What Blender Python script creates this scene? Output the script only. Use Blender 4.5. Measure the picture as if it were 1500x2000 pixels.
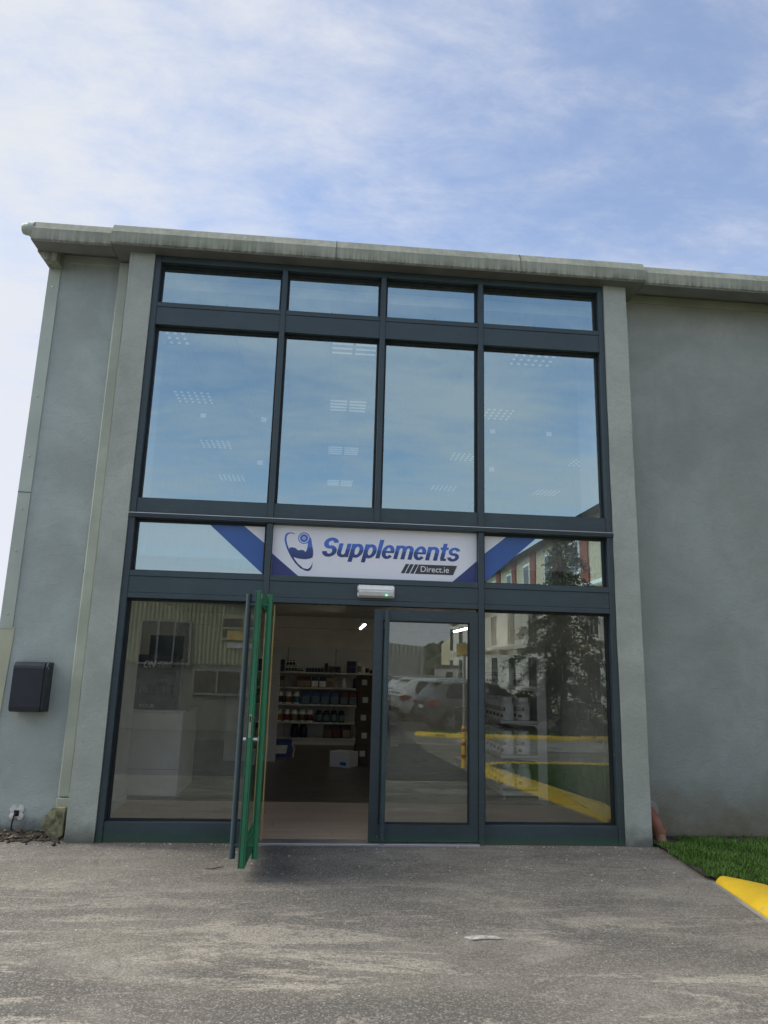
import bpy, bmesh, math, random
import numpy as np
from mathutils import Vector, Matrix
R = math.radians
random.seed(7)
rng = np.random.default_rng(7)
sc = bpy.context.scene
for o in list(bpy.data.objects):
    bpy.data.objects.remove(o)
col = sc.collection

# ------------------------------------------------------------------ camera
PITCH, YAW, ROLL = R(12.251), R(4.652), R(1.567)
camd = bpy.data.cameras.new('camera')
cam = bpy.data.objects.new('camera', camd)
col.objects.link(cam)
fw = Vector((math.sin(YAW) * math.cos(PITCH), math.cos(YAW) * math.cos(PITCH), math.sin(PITCH)))
rt = Vector((math.cos(YAW), -math.sin(YAW), 0))
up = rt.cross(fw)
r2 = rt * math.cos(ROLL) + up * math.sin(ROLL)
u2 = up * math.cos(ROLL) - rt * math.sin(ROLL)
M3 = Matrix((r2, u2, -fw)).transposed()
cam.matrix_world = Matrix.Translation((1.929, -7.0, 1.594)) @ M3.to_4x4()
camd.sensor_fit = 'VERTICAL'
camd.sensor_height = 24.0
camd.lens = 24.0 * 1391.3 / 2000.0
camd.clip_start = 0.05
camd.clip_end = 3000
sc.camera = cam

# ------------------------------------------------------------------ world and sun
SUN_AZ, SUN_EL = R(-72), R(42)          # azimuth from +Y towards +X
sundir = Vector((math.sin(SUN_AZ) * math.cos(SUN_EL), math.cos(SUN_AZ) * math.cos(SUN_EL), math.sin(SUN_EL)))
world = bpy.data.worlds.new('World')
sc.world = world
world.use_nodes = True
wt = world.node_tree
wt.nodes.clear()


def wn(t, **kw):
    n = wt.nodes.new(t)
    for k, v in kw.items():
        setattr(n, k, v)
    return n


def wmath(op, a, b=None, clamp=False):
    n = wn('ShaderNodeMath', operation=op, use_clamp=clamp)
    for i, v in enumerate((a, b)):
        if v is None:
            continue
        if isinstance(v, (int, float)):
            n.inputs[i].default_value = v
        else:
            wt.links.new(v, n.inputs[i])
    return n.outputs[0]


sky = wn('ShaderNodeTexSky', sky_type='NISHITA')
sky.sun_disc = False
sky.sun_elevation = SUN_EL
sky.sun_rotation = SUN_AZ
sky.air_density = 1.0
sky.dust_density = 0.0
sky.ozone_density = 3.0
tc = wn('ShaderNodeTexCoord')
sep = wn('ShaderNodeSeparateXYZ')
wt.links.new(tc.outputs['Generated'], sep.inputs[0])
zz = wmath('ADD', wmath('MAXIMUM', sep.outputs[2], 0.0), 0.16)
cmb = wn('ShaderNodeCombineXYZ')
wt.links.new(wmath('DIVIDE', sep.outputs[0], zz), cmb.inputs[0])
wt.links.new(wmath('DIVIDE', sep.outputs[1], zz), cmb.inputs[1])
rotm = wn('ShaderNodeMapping')
rotm.inputs['Rotation'].default_value = (0, 0, R(-28))
rotm.inputs['Scale'].default_value = (0.8, 1.45, 1)
wt.links.new(cmb.outputs[0], rotm.inputs[0])


def wnoise(vec, scale, detail, rough, dist=0.0):
    n = wn('ShaderNodeTexNoise')
    n.inputs['Scale'].default_value = scale
    n.inputs['Detail'].default_value = detail
    n.inputs['Roughness'].default_value = rough
    n.inputs['Distortion'].default_value = dist
    wt.links.new(vec, n.inputs['Vector'])
    return n.outputs['Fac']


n1 = wnoise(rotm.outputs[0], 1.15, 10, 0.62, 0.5)
n2 = wnoise(cmb.outputs[0], 0.55, 3, 0.5)
n3 = wnoise(rotm.outputs[0], 6.0, 10, 0.68, 0.25)
dot = wn('ShaderNodeVectorMath', operation='DOT_PRODUCT')
wt.links.new(tc.outputs['Generated'], dot.inputs[0])
dot.inputs[1].default_value = sundir
sund = wmath('MAXIMUM', dot.outputs['Value'], 0.0)
glow = wmath('POWER', sund, 5.0)
near = wmath('SUBTRACT', 1.0, wmath('MAXIMUM', sep.outputs[2], 0.0))       # thicker cloud towards the horizon
cov = wmath('ADD', wmath('MULTIPLY', n1, 1.35), wmath('MULTIPLY', n2, 0.75))
cov = wmath('ADD', cov, wmath('MULTIPLY', n3, 0.80))
cov = wmath('ADD', cov, wmath('MULTIPLY', wmath('POWER', sund, 2.0), 0.82))
cov = wmath('ADD', cov, wmath('MULTIPLY', wmath('POWER', near, 3.0), 1.10))
mr = wn('ShaderNodeMapRange', interpolation_type='SMOOTHSTEP')
wt.links.new(cov, mr.inputs['Value'])
mr.inputs['From Min'].default_value = 1.34
mr.inputs['From Max'].default_value = 2.15
mr.inputs['To Min'].default_value = 0.18
mr.inputs['To Max'].default_value = 0.96
cl = wn('ShaderNodeMix', data_type='RGBA')
cl.inputs['A'].default_value = (3.7, 3.75, 4.2, 1)
cl.inputs['B'].default_value = (3.85, 3.98, 3.95, 1)
wt.links.new(wmath('ADD', wmath('MULTIPLY', wmath('POWER', sund, 2.5), 0.95), wmath('MULTIPLY', wmath('SUBTRACT', n3, 0.5), 0.5), clamp=True), cl.inputs['Factor'])
mixs = wn('ShaderNodeMix', data_type='RGBA')
wt.links.new(mr.outputs[0], mixs.inputs['Factor'])
wt.links.new(sky.outputs[0], mixs.inputs['A'])
wt.links.new(cl.outputs['Result'], mixs.inputs['B'])
bg = wn('ShaderNodeBackground')
bg.inputs['Strength'].default_value = 0.135
wt.links.new(mixs.outputs['Result'], bg.inputs['Color'])
wo = wn('ShaderNodeOutputWorld')
wt.links.new(bg.outputs[0], wo.inputs[0])

sund_l = bpy.data.lights.new('sun', 'SUN')
sund_l.energy = 3.2
sund_l.angle = R(55)
sund_l.color = (1.0, 0.95, 0.87)
sun = bpy.data.objects.new('sun', sund_l)
col.objects.link(sun)
sun.location = (-20, 30, 30)
sun.rotation_euler = sundir.to_track_quat('Z', 'Y').to_euler()

vs = sc.view_settings
vs.view_transform = 'Standard'
vs.look = 'None'
vs.exposure = 0.68
vs.gamma = 1.0
vs.use_curve_mapping = False
sc.render.engine = 'CYCLES'
cy = sc.cycles
cy.use_denoising = True
try:
    cy.denoiser = 'OPENIMAGEDENOISE'
except Exception:
    pass
cy.max_bounces = 10
cy.diffuse_bounces = 5
cy.glossy_bounces = 5
cy.transparent_max_bounces = 16
cy.transmission_bounces = 4
cy.caustics_reflective = False
cy.caustics_refractive = False
cy.sample_clamp_indirect = 6.0


# ------------------------------------------------------------------ materials
def new_mat(name):
    m = bpy.data.materials.new(name)
    m.use_nodes = True
    return m, m.node_tree, m.node_tree.nodes['Principled BSDF']


def node(t, typ, **kw):
    n = t.nodes.new(typ)
    for k, v in kw.items():
        setattr(n, k, v)
    return n


def noise(t, vec, scale, detail=4, rough=0.55, dist=0.0):
    n = node(t, 'ShaderNodeTexNoise')
    n.inputs['Scale'].default_value = scale
    n.inputs['Detail'].default_value = detail
    n.inputs['Roughness'].default_value = rough
    n.inputs['Distortion'].default_value = dist
    if vec is not None:
        t.links.new(vec, n.inputs['Vector'])
    return n.outputs['Fac']


def ramp(t, fac, lo, hi, a=0.0, b=1.0):
    n = node(t, 'ShaderNodeMapRange', interpolation_type='SMOOTHSTEP')
    t.links.new(fac, n.inputs['Value'])
    n.inputs['From Min'].default_value = lo
    n.inputs['From Max'].default_value = hi
    n.inputs['To Min'].default_value = a
    n.inputs['To Max'].default_value = b
    return n.outputs[0]


def mixc(t, fac, a, b, blend='MIX'):
    n = node(t, 'ShaderNodeMix', data_type='RGBA', blend_type=blend)
    if isinstance(fac, (int, float)):
        n.inputs['Factor'].default_value = fac
    else:
        t.links.new(fac, n.inputs['Factor'])
    for k, v in (('A', a), ('B', b)):
        if isinstance(v, tuple):
            n.inputs[k].default_value = v if len(v) == 4 else (*v, 1)
        else:
            t.links.new(v, n.inputs[k])
    return n.outputs['Result']


def mth(t, op, a, b=None, clamp=False):
    n = node(t, 'ShaderNodeMath', operation=op, use_clamp=clamp)
    for i, v in enumerate((a, b)):
        if v is None:
            continue
        if isinstance(v, (int, float)):
            n.inputs[i].default_value = v
        else:
            t.links.new(v, n.inputs[i])
    return n.outputs[0]


def geo_pos(t, scale=None, rot=None):
    g = node(t, 'ShaderNodeNewGeometry')
    if scale is None:
        return g.outputs['Position']
    m = node(t, 'ShaderNodeMapping')
    m.inputs['Scale'].default_value = scale
    if rot:
        m.inputs['Rotation'].default_value = rot
    t.links.new(g.outputs['Position'], m.inputs[0])
    return m.outputs[0]


def sepz(t, vec):
    s = node(t, 'ShaderNodeSeparateXYZ')
    t.links.new(vec, s.inputs[0])
    return s.outputs


def bump(t, b, h, strength=0.5, dist=0.01):
    n = node(t, 'ShaderNodeBump')
    n.inputs['Strength'].default_value = strength
    n.inputs['Distance'].default_value = dist
    t.links.new(h, n.inputs['Height'])
    t.links.new(n.outputs[0], b.inputs['Normal'])


def plain(name, c, rough=0.5, metal=0.0, var=0.12, vscale=3.0, bstr=0.0, bscale=60, emis=None, spec=0.5):
    m, t, b = new_mat(name)
    p = geo_pos(t)
    f = noise(t, p, vscale, 5, 0.6)
    dark = tuple(max(0, x * (1 - var)) for x in c)
    lite = tuple(min(1, x * (1 + var)) for x in c)
    t.links.new(mixc(t, ramp(t, f, .3, .7), dark, lite), b.inputs['Base Color'])
    t.links.new(ramp(t, noise(t, p, vscale * 4, 3), .3, .7, max(0.02, rough - .07), min(1, rough + .07)), b.inputs['Roughness'])
    b.inputs['Metallic'].default_value = metal
    b.inputs['Specular IOR Level'].default_value = spec
    if bstr > 0:
        bump(t, b, noise(t, p, bscale, 4), bstr, 0.004)
    if emis:
        b.inputs['Emission Color'].default_value = (*c, 1)
        b.inputs['Emission Strength'].default_value = emis
    return m


def render_wall(name, c, stain=False, foot=0.0):
    """painted sand-cement render: trowel relief, blotches, a few chips"""
    m, t, b = new_mat(name)
    p = geo_pos(t)
    big = noise(t, p, 1.1, 5, 0.6, 0.4)
    trow = noise(t, geo_pos(t, (3, 3, 5.5)), 2.4, 6, .68, .9)
    c1 = mixc(t, ramp(t, big, .32, .68), tuple(x * .84 for x in c), tuple(x * 1.1 for x in c))
    c2 = mixc(t, ramp(t, trow, .45, .8, 0, .35), c1, tuple(x * .72 for x in c))
    grain = noise(t, p, 70, 5, .75)
    c2 = mixc(t, ramp(t, grain, .38, .66, 0, .28), c2, tuple(x * .62 for x in c))
    pat = noise(t, geo_pos(t, (1, 1, .45)), 3.1, 7, .7, 1.1)
    c2 = mixc(t, ramp(t, pat, .56, .70, 0, .30), c2, tuple(x * .70 for x in c))
    drip = noise(t, geo_pos(t, (11, 11, .35)), 1.3, 5, .65)
    hz = ramp(t, sepz(t, p)[2], 3.4, 5.9, 0, 1)
    c2 = mixc(t, mth(t, 'MULTIPLY', ramp(t, drip, .55, .75, 0, .35), hz), c2, tuple(x * .60 for x in c))
    chips = ramp(t, noise(t, geo_pos(t, (1, 1, .6)), 23, 2, .5), .79, .81)
    c3 = mixc(t, chips, c2, (.62, .62, .58))
    z = sepz(t, p)[2]
    if stain:
        # brown-green splash stain along the foot of the wall
        edge = mth(t, 'ADD', z, mth(t, 'MULTIPLY', noise(t, p, 1.7, 5, .6), -0.75))
        st = ramp(t, edge, -.36, .34, 1, 0)
        xs = ramp(t, sepz(t, p)[0], 6.1, 7.4, 1, .35)
        st = mth(t, 'MULTIPLY', st, xs)
        st = mth(t, 'MULTIPLY', st, ramp(t, noise(t, p, 9, 4), .25, .7, .75, 1))
        c3 = mixc(t, mth(t, 'MULTIPLY', st, .95), c3, (.19, .165, .095))
    if foot > 0:
        edge = mth(t, 'ADD', z, mth(t, 'MULTIPLY', noise(t, p, 6, 5, .6), -0.22))
        st = ramp(t, edge, -.1, foot, 1, 0)
        c3 = mixc(t, mth(t, 'MULTIPLY', st, .75), c3, (.07, .065, .055))
    t.links.new(c3, b.inputs['Base Color'])
    b.inputs['Roughness'].default_value = .82
    b.inputs['Specular IOR Level'].default_value = .25
    h = mth(t, 'ADD', mth(t, 'MULTIPLY', trow, .7), mth(t, 'MULTIPLY', grain, .55))
    bump(t, b, h, .75, .014)
    return m


def cornice_mat():
    m, t, b = new_mat('weathered_cornice')
    p = geo_pos(t)
    st = noise(t, geo_pos(t, (14, 14, .8)), 1.5, 6, .7, .3)
    blot = noise(t, p, 2.3, 5, .65)
    zf = ramp(t, sepz(t, p)[2], 5.80, 5.90, 1.0, .35)
    f = mth(t, 'MULTIPLY', ramp(t, st, .36, .62), zf)
    c1 = mixc(t, ramp(t, blot, .3, .7), (.29, .315, .25), (.42, .44, .36))
    c2 = mixc(t, mth(t, 'MULTIPLY', f, .72), c1, (.095, .115, .075))
    t.links.new(c2, b.inputs['Base Color'])
    b.inputs['Roughness'].default_value = .8
    bump(t, b, noise(t, p, 40, 5, .65), .35, .006)
    return m


def frame_mat(name, c, worn=False):
    """satin powder coat; where worn, old green paint and pale chips show through"""
    m, t, b = new_mat(name)
    p = geo_pos(t)
    f = noise(t, p, 2.2, 5, .6)
    c1 = mixc(t, ramp(t, f, .3, .7), tuple(x * .88 for x in c), tuple(x * 1.14 for x in c))
    dust = ramp(t, noise(t, geo_pos(t, (1, 1, 6)), 7, 5, .7), .52, .8, 0, .22)
    c1 = mixc(t, dust, c1, (.22, .23, .23))
    if worn:
        z = sepz(t, p)[2]
        zz_ = mth(t, 'ADD', z, mth(t, 'MULTIPLY', noise(t, geo_pos(t, (2.5, 2, 14)), 3, 6, .7), -.14))
        low = ramp(t, zz_, -.05, .03, 1, 0)
        c1 = mixc(t, mth(t, 'MULTIPLY', low, .8), c1, (.018, .10, .055))
        grime = ramp(t, mth(t, 'ADD', z, mth(t, 'MULTIPLY', noise(t, p, 9, 5), -.09)), -.05, .02, 1, 0)
        c1 = mixc(t, mth(t, 'MULTIPLY', grime, .6), c1, (.09, .085, .07))
    chips = ramp(t, noise(t, geo_pos(t, (1, 1, .5)), 34, 2, .5), .80, .815)
    c1 = mixc(t, chips, c1, (.55, .57, .56))
    t.links.new(c1, b.inputs['Base Color'])
    t.links.new(ramp(t, f, .3, .7, .38, .52), b.inputs['Roughness'])
    bump(t, b, noise(t, p, 130, 3), .08, .002)
    return m


def glass_mat(name, refl=0.10, tint=(.97, .99, .98), wave=.0007, seed=0.0, coat=(.9, 1.0, .98)):
    """double glazed pane: clear with a mirror-like outer sheet, faintly wavy, a little dusty"""
    m = bpy.data.materials.new(name)
    m.use_nodes = True
    t = m.node_tree
    t.nodes.clear()
    out = node(t, 'ShaderNodeOutputMaterial')
    tr = node(t, 'ShaderNodeBsdfTransparent')
    tr.inputs[0].default_value = (*tint, 1)
    gl = node(t, 'ShaderNodeBsdfGlossy')
    gl.inputs['Roughness'].default_value = 0.0
    gl.inputs['Color'].default_value = (*coat, 1)
    mp = node(t, 'ShaderNodeMapping')
    mp.inputs['Location'].default_value = (seed, seed * .7, 0)
    oi = node(t, 'ShaderNodeObjectInfo')
    va = node(t, 'ShaderNodeVectorMath', operation='ADD')
    cx = node(t, 'ShaderNodeCombineXYZ')
    t.links.new(mth(t, 'MULTIPLY', oi.outputs['Random'], 37.0), cx.inputs[0])
    t.links.new(geo_pos(t), va.inputs[0])
    t.links.new(cx.outputs[0], va.inputs[1])
    t.links.new(va.outputs[0], mp.inputs[0])
    wv = noise(t, mp.outputs[0], 1.6, 1.5, .45)
    bp = node(t, 'ShaderNodeBump')
    bp.inputs['Strength'].default_value = 1.0
    bp.inputs['Distance'].default_value = wave
    t.links.new(wv, bp.inputs['Height'])
    t.links.new(bp.outputs[0], gl.inputs['Normal'])
    fr = node(t, 'ShaderNodeFresnel')
    fr.inputs['IOR'].default_value = 1.5
    f = mth(t, 'ADD', mth(t, 'MULTIPLY', fr.outputs[0], 1.6), refl, clamp=True)
    mx = node(t, 'ShaderNodeMixShader')
    t.links.new(f, mx.inputs[0])
    t.links.new(tr.outputs[0], mx.inputs[1])
    t.links.new(gl.outputs[0], mx.inputs[2])
    df = node(t, 'ShaderNodeBsdfDiffuse')
    df.inputs[0].default_value = (.55, .55, .5, 1)
    mx2 = node(t, 'ShaderNodeMixShader')
    t.links.new(ramp(t, noise(t, geo_pos(t, (5, 5, 1.2)), 2.5, 7, .75, .4), .42, .85, .012, .085), mx2.inputs[0])
    t.links.new(mx.outputs[0], mx2.inputs[1])
    t.links.new(df.outputs[0], mx2.inputs[2])
    t.links.new(mx2.outputs[0], out.inputs[0])
    return m


def ground_mat():
    """old asphalt: exposed aggregate, pale scuffed streaks running along the front"""
    m, t, b = new_mat('worn_asphalt')
    p = geo_pos(t)
    big = noise(t, p, .55, 5, .6, .3)
    mid = noise(t, geo_pos(t, (.75, 1.2, 1)), 1.5, 9, .76, .5)
    streak = mth(t, 'ADD', mth(t, 'MULTIPLY', noise(t, geo_pos(t, (.42, 1.7, 1)), 1.3, 9, .78, 1.2), .80), mth(t, 'MULTIPLY', noise(t, geo_pos(t, (.8, 1.3, 1)), 34, 4, .75), .20))
    vor = node(t, 'ShaderNodeTexVoronoi')
    vor.inputs['Scale'].default_value = 120
    t.links.new(p, vor.inputs['Vector'])
    vs_ = node(t, 'ShaderNodeSeparateColor')
    t.links.new(vor.outputs['Color'], vs_.inputs[0])
    agg = vs_.outputs[0]
    fine = noise(t, p, 210, 3, .7)
    c = mixc(t, ramp(t, big, .3, .7), (.168, .155, .128), (.238, .219, .182))
    c = mixc(t, ramp(t, mid, .46, .66, 0, .8), c, (.335, .308, .262))
    c = mixc(t, ramp(t, noise(t, geo_pos(t, (.5, 1.1, 1)), .9, 6, .65, .6), .40, .60, .75, 0), c, (.105, .100, .090))
    yy = sepz(t, p)[1]
    far = ramp(t, yy, -2.8, -.4, 1.0, .25)       # less scuffed next to the doorway
    sk = mth(t, 'MULTIPLY', ramp(t, streak, .495, .575), far)
    brk = ramp(t, noise(t, p, 60, 5, .75), .36, .56, .2, 1)
    c = mixc(t, mth(t, 'MULTIPLY', mth(t, 'MULTIPLY', sk, brk), .75), c, (.54, .49, .40))
    reds = ramp(t, noise(t, p, 2.2, 4), .58, .72, 0, .3)
    c = mixc(t, reds, c, (.29, .245, .23))
    c = mixc(t, ramp(t, agg, .60, 1.0, 0, .50), c, (.43, .405, .36))
    c = mixc(t, ramp(t, agg, .0, .32, .50, 0), c, (.075, .072, .066))
    c = mixc(t, ramp(t, fine, .35, .7, 0, .25), c, (.05, .05, .05))
    crk = node(t, 'ShaderNodeTexVoronoi', feature='DISTANCE_TO_EDGE')
    crk.inputs['Scale'].default_value = .55
    wob = node(t, 'ShaderNodeVectorMath', operation='ADD')
    wsc = node(t, 'ShaderNodeVectorMath', operation='SCALE')
    nz_ = node(t, 'ShaderNodeTexNoise')
    nz_.inputs['Scale'].default_value = 2.5
    nz_.inputs['Detail'].default_value = 6
    t.links.new(p, nz_.inputs['Vector'])
    t.links.new(nz_.outputs['Color'], wsc.inputs[0])
    wsc.inputs['Scale'].default_value = .55
    t.links.new(p, wob.inputs[0])
    t.links.new(wsc.outputs[0], wob.inputs[1])
    t.links.new(wob.outputs[0], crk.inputs['Vector'])
    c = mixc(t, mth(t, 'MULTIPLY', ramp(t, crk.outputs['Distance'], .001, .006, .3, 0), ramp(t, noise(t, p, 1.1, 3), .5, .6)), c, (.06, .057, .052))
    oil = ramp(t, noise(t, p, 1.9, 4, .6), .66, .74, 0, .45)
    c = mixc(t, oil, c, (.085, .083, .078))
    spots = ramp(t, noise(t, p, 42, 2, .5), .765, .79)
    c = mixc(t, mth(t, 'MULTIPLY', spots, .9), c, (.55, .54, .51))
    t.links.new(c, b.inputs['Base Color'])
    b.inputs['Roughness'].default_value = .88
    b.inputs['Specular IOR Level'].default_value = .3
    h = mth(t, 'ADD', mth(t, 'MULTIPLY', agg, .6), mth(t, 'MULTIPLY', fine, .5))
    h = mth(t, 'ADD', h, mth(t, 'MULTIPLY', mid, 1.6))
    bump(t, b, h, .7, .007)
    return m


def wood_mat(name, a, bcol, rough):
    m, t, b = new_mat(name)
    g = noise(t, geo_pos(t, (.8, 14, 14)), 3, 6, .65, .4)
    oi = node(t, 'ShaderNodeObjectInfo')
    c = mixc(t, ramp(t, g, .3, .72), a, bcol)
    c = mixc(t, mth(t, 'MULTIPLY', oi.outputs['Random'], .35), c, tuple(x * .72 for x in a))
    t.links.new(c, b.inputs['Base Color'])
    t.links.new(ramp(t, g, .3, .7, rough - .05, rough + .08), b.inputs['Roughness'])
    bump(t, b, g, .12, .002)
    return m


def grass_mat(name, a, bcol):
    m, t, b = new_mat(name)
    p = geo_pos(t)
    c = mixc(t, ramp(t, noise(t, p, 3.0, 4), .3, .7), a, bcol)
    c = mixc(t, ramp(t, noise(t, p, 40, 2), .62, .75, 0, .5), c, (.22, .22, .08))
    t.links.new(c, b.inputs['Base Color'])
    b.inputs['Roughness'].default_value = .6
    b.inputs['Specular IOR Level'].default_value = .2
    return m


def kerb_mat():
    m, t, b = new_mat('yellow_kerb_paint')
    p = geo_pos(t)
    wear = ramp(t, noise(t, p, 7, 7, .72, .4), .54, .66)
    pits = ramp(t, noise(t, p, 55, 3, .6), .66, .72)
    c = mixc(t, ramp(t, noise(t, p, 2.5, 4), .3, .7), (.62, .40, .012), (.78, .53, .02))
    c = mixc(t, mth(t, 'MULTIPLY', wear, .55), c, (.30, .27, .20))
    c = mixc(t, mth(t, 'MULTIPLY', pits, .7), c, (.22, .18, .07))
    t.links.new(c, b.inputs['Base Color'])
    b.inputs['Roughness'].default_value = .7
    bump(t, b, noise(t, p, 45, 5, .7), .5, .006)
    return m


def sign_print():
    """white sign face with faint grey halftone patches"""
    m, t, b = new_mat('sign_print')
    p = geo_pos(t)
    v = node(t, 'ShaderNodeTexVoronoi')
    v.inputs['Scale'].default_value = 46
    v.inputs['Randomness'].default_value = 0.0
    mp = node(t, 'ShaderNodeMapping')
    mp.inputs['Rotation'].default_value = (0, R(45), 0)
    mp.inputs['Scale'].default_value = (1, .0001, 1)
    t.links.new(p, mp.inputs[0])
    t.links.new(mp.outputs[0], v.inputs['Vector'])
    dots = ramp(t, v.outputs['Distance'], .30, .38, 1, 0)
    patch = ramp(t, noise(t, p, 3.2, 3, .6), .52, .66)
    c = mixc(t, mth(t, 'MULTIPLY', mth(t, 'MULTIPLY', dots, patch), .28), (.91, .94, .99), (.58, .62, .68))
    t.links.new(c, b.inputs['Base Color'])
    b.inputs['Roughness'].default_value = .35
    return m


def ink_blue():
    """printed blue: bright on top, navy below the printed split line"""
    m, t, b = new_mat('blue_print')
    p = geo_pos(t)
    z = sepz(t, p)[2]
    grad = ramp(t, z, 2.60, 2.86)
    split = ramp(t, mth(t, 'ADD', z, mth(t, 'MULTIPLY', sepz(t, p)[0], .004)), 2.742, 2.746)
    lo = mixc(t, grad, (.030, .055, .20), (.055, .14, .44))
    hi = mixc(t, grad, (.060, .17, .58), (.075, .20, .70))
    t.links.new(mixc(t, split, lo, hi), b.inputs['Base Color'])
    b.inputs['Roughness'].default_value = .35
    return m


def corrugated_paint(name, c):
    m, t, b = new_mat(name)
    p = geo_pos(t)
    st = noise(t, geo_pos(t, (9, 9, .5)), 1.2, 6, .7)
    cc = mixc(t, ramp(t, st, .35, .7), tuple(x * .75 for x in c), tuple(x * 1.1 for x in c))
    t.links.new(cc, b.inputs['Base Color'])
    b.inputs['Roughness'].default_value = .55
    return m


MT = {}
MT['wall'] = render_wall('grey_render', (.40, .44, .405), stain=True)
MT['wall_left'] = render_wall('grey_render_flare_tint', (.445, .515, .495), foot=.08)  # paler and bluer than the right wall: flare haze put into the colour
MT['pil'] = render_wall('grey_render_pilaster', (.455, .505, .45), foot=.10)
MT['cornice'] = cornice_mat()
MT['soffit'] = plain('soffit_board', (.20, .205, .20), .7, var=.15)
MT['cream'] = plain('cream_trim', (.41, .45, .375), .55, var=.14, vscale=2)
MT['flash'] = plain('pale_flashing', (.42, .49, .43), .5, var=.1, vscale=2)
MT['flash2'] = plain('cream_flashing', (.50, .52, .38), .5, var=.1, vscale=2)
MT['frame'] = frame_mat('anthracite_frame', (.040, .068, .080))
MT['framew'] = frame_mat('anthracite_frame_worn', (.038, .064, .075), worn=True)
MT['gasket'] = plain('black_gasket', (.012, .016, .02), .6)
MT['dark'] = plain('dark_hollow', (.01, .01, .01), .8)
MT['green'] = frame_mat('green_door_paint', (.022, .185, .085))
MT['brass'] = plain('yellow_brush_strip', (.55, .42, .16), .6)
MT['alu'] = plain('aluminium', (.55, .56, .57), .38, metal=.8, var=.08)
MT['steel'] = plain('lock_steel', (.75, .76, .77), .2, metal=1.0, var=.05)
MT['sticker'] = plain('white_sticker', (.80, .82, .82), .5, var=.04)
MT['pane_upper'] = glass_mat('pane_upper', .39, coat=(.70, .96, 1.0))
MT['pane_lower'] = glass_mat('pane_lower', .07, seed=3.1, coat=(.88, 1.0, .95), wave=.0006)
MT['pane_door'] = glass_mat('pane_door', .115, seed=6.2, coat=(.88, 1.0, .96), wave=.00015)
MT['louvre'] = plain('glowing_louvre', (.92, .95, .93), .3, var=.02, emis=.12)  # louvre blades glow in place of the lit tubes, which are not modelled
MT['ground'] = ground_mat()
MT['tarmac'] = plain('dark_tarmac', (.075, .074, .071), .85, var=.25, vscale=2.0, bstr=.5, bscale=70)
MT['kerb'] = kerb_mat()
MT['concrete'] = plain('concrete', (.30, .29, .265), .85, var=.25, vscale=3, bstr=.4, bscale=50)
MT['soil'] = plain('soil', (.055, .045, .035), .95, var=.45, vscale=9, bstr=1.0, bscale=30)
MT['grass'] = grass_mat('grass_blades', (.060, .135, .022), (.105, .205, .045))
MT['grassfar'] = grass_mat('grass_sward', (.045, .09, .02), (.07, .13, .03))
MT['leaf'] = plain('dry_leaf', (.20, .15, .09), .8, var=.4, vscale=20)
MT['pebble'] = plain('pebbles', (.42, .41, .38), .85, var=.4, vscale=25)
MT['sign'] = sign_print()
MT['blue'] = ink_blue()
MT['bluefilm'] = plain('blue_film', (.050, .145, .44), .35, var=.06)
MT['navyfilm'] = plain('navy_film', (.035, .06, .22), .35, var=.06)
MT['ink'] = plain('charcoal_print', (.05, .055, .065), .4)
MT['whiteink'] = plain('white_print', (.85, .86, .88), .4, var=.03)
MT['swoosh'] = plain('navy_print', (.03, .05, .17), .4)
MT['plasterw'] = plain('white_plaster', (.78, .78, .74), .85, var=.06, bstr=.1)
MT['block'] = plain('painted_block', (.78, .79, .75), .8, var=.05, vscale=5, bstr=.3, bscale=80)
MT['ceil'] = plain('ceiling_paint', (.74, .74, .71), .9, var=.05)
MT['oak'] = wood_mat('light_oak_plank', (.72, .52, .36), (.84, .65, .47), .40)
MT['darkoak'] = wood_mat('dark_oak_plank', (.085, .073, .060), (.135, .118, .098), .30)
MT['shelf'] = plain('white_shelf_metal', (.66, .67, .65), .45, var=.05)
MT['upfloor'] = plain('pale_screed', (.55, .56, .54), .8, var=.1)
MT['led'] = plain('lit_tube', (1.0, .90, .72), .5, emis=7.0)
MT['lamp'] = plain('frosted_lens', (.78, .80, .78), .3, var=.04)
MT['greenled'] = plain('green_led', (.1, 1.0, .45), .5, emis=2.0)
MT['carton'] = plain('brown_carton', (.12, .085, .06), .8, var=.1)
MT['paper'] = plain('white_board', (.70, .71, .70), .6, var=.04)
MT['black'] = plain('black_laminate', (.018, .019, .021), .4)
MT['navybox'] = plain('navy_box', (.02, .028, .075), .5)
MT['mail'] = plain('anthracite_mailbox', (.020, .026, .036), .38, var=.1)
MT['terra'] = plain('terracotta_pvc', (.30, .115, .065), .5, var=.2, vscale=12)
MT['terra2'] = plain('sandy_pvc', (.38, .21, .125), .5, var=.2, vscale=12)
MT['cable'] = plain('black_cable', (.02, .02, .02), .6)
MT['moss'] = plain('mossy_plastic', (.22, .22, .13), .8, var=.6, vscale=14, bstr=.6)
MT['foam'] = plain('white_foam', (.66, .66, .62), .9, var=.25, vscale=14)
MT['tyre'] = plain('tyre_rubber', (.02, .02, .02), .8)
MT['rim'] = plain('alloy_rim', (.45, .46, .47), .35, metal=.7)
MT['carglass'] = plain('tinted_car_glass', (.012, .015, .017), .05, spec=.8)
MT['redlamp'] = plain('red_lamp', (.42, .012, .015), .15)
MT['clearlamp'] = plain('clear_lamp', (.75, .76, .78), .12)
MT['trim'] = plain('black_trim', (.02, .02, .022), .6)
MT['shed'] = corrugated_paint('pale_green_cladding', (.50, .53, .36))
MT['shedgrey'] = corrugated_paint('grey_cladding', (.36, .39, .37))
MT['blockgrey'] = plain('grey_blockwork', (.24, .245, .23), .9, var=.18, vscale=4, bstr=.4)
MT['rendercream'] = plain('cream_render', (.58, .52, .38), .85, var=.12)
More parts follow.
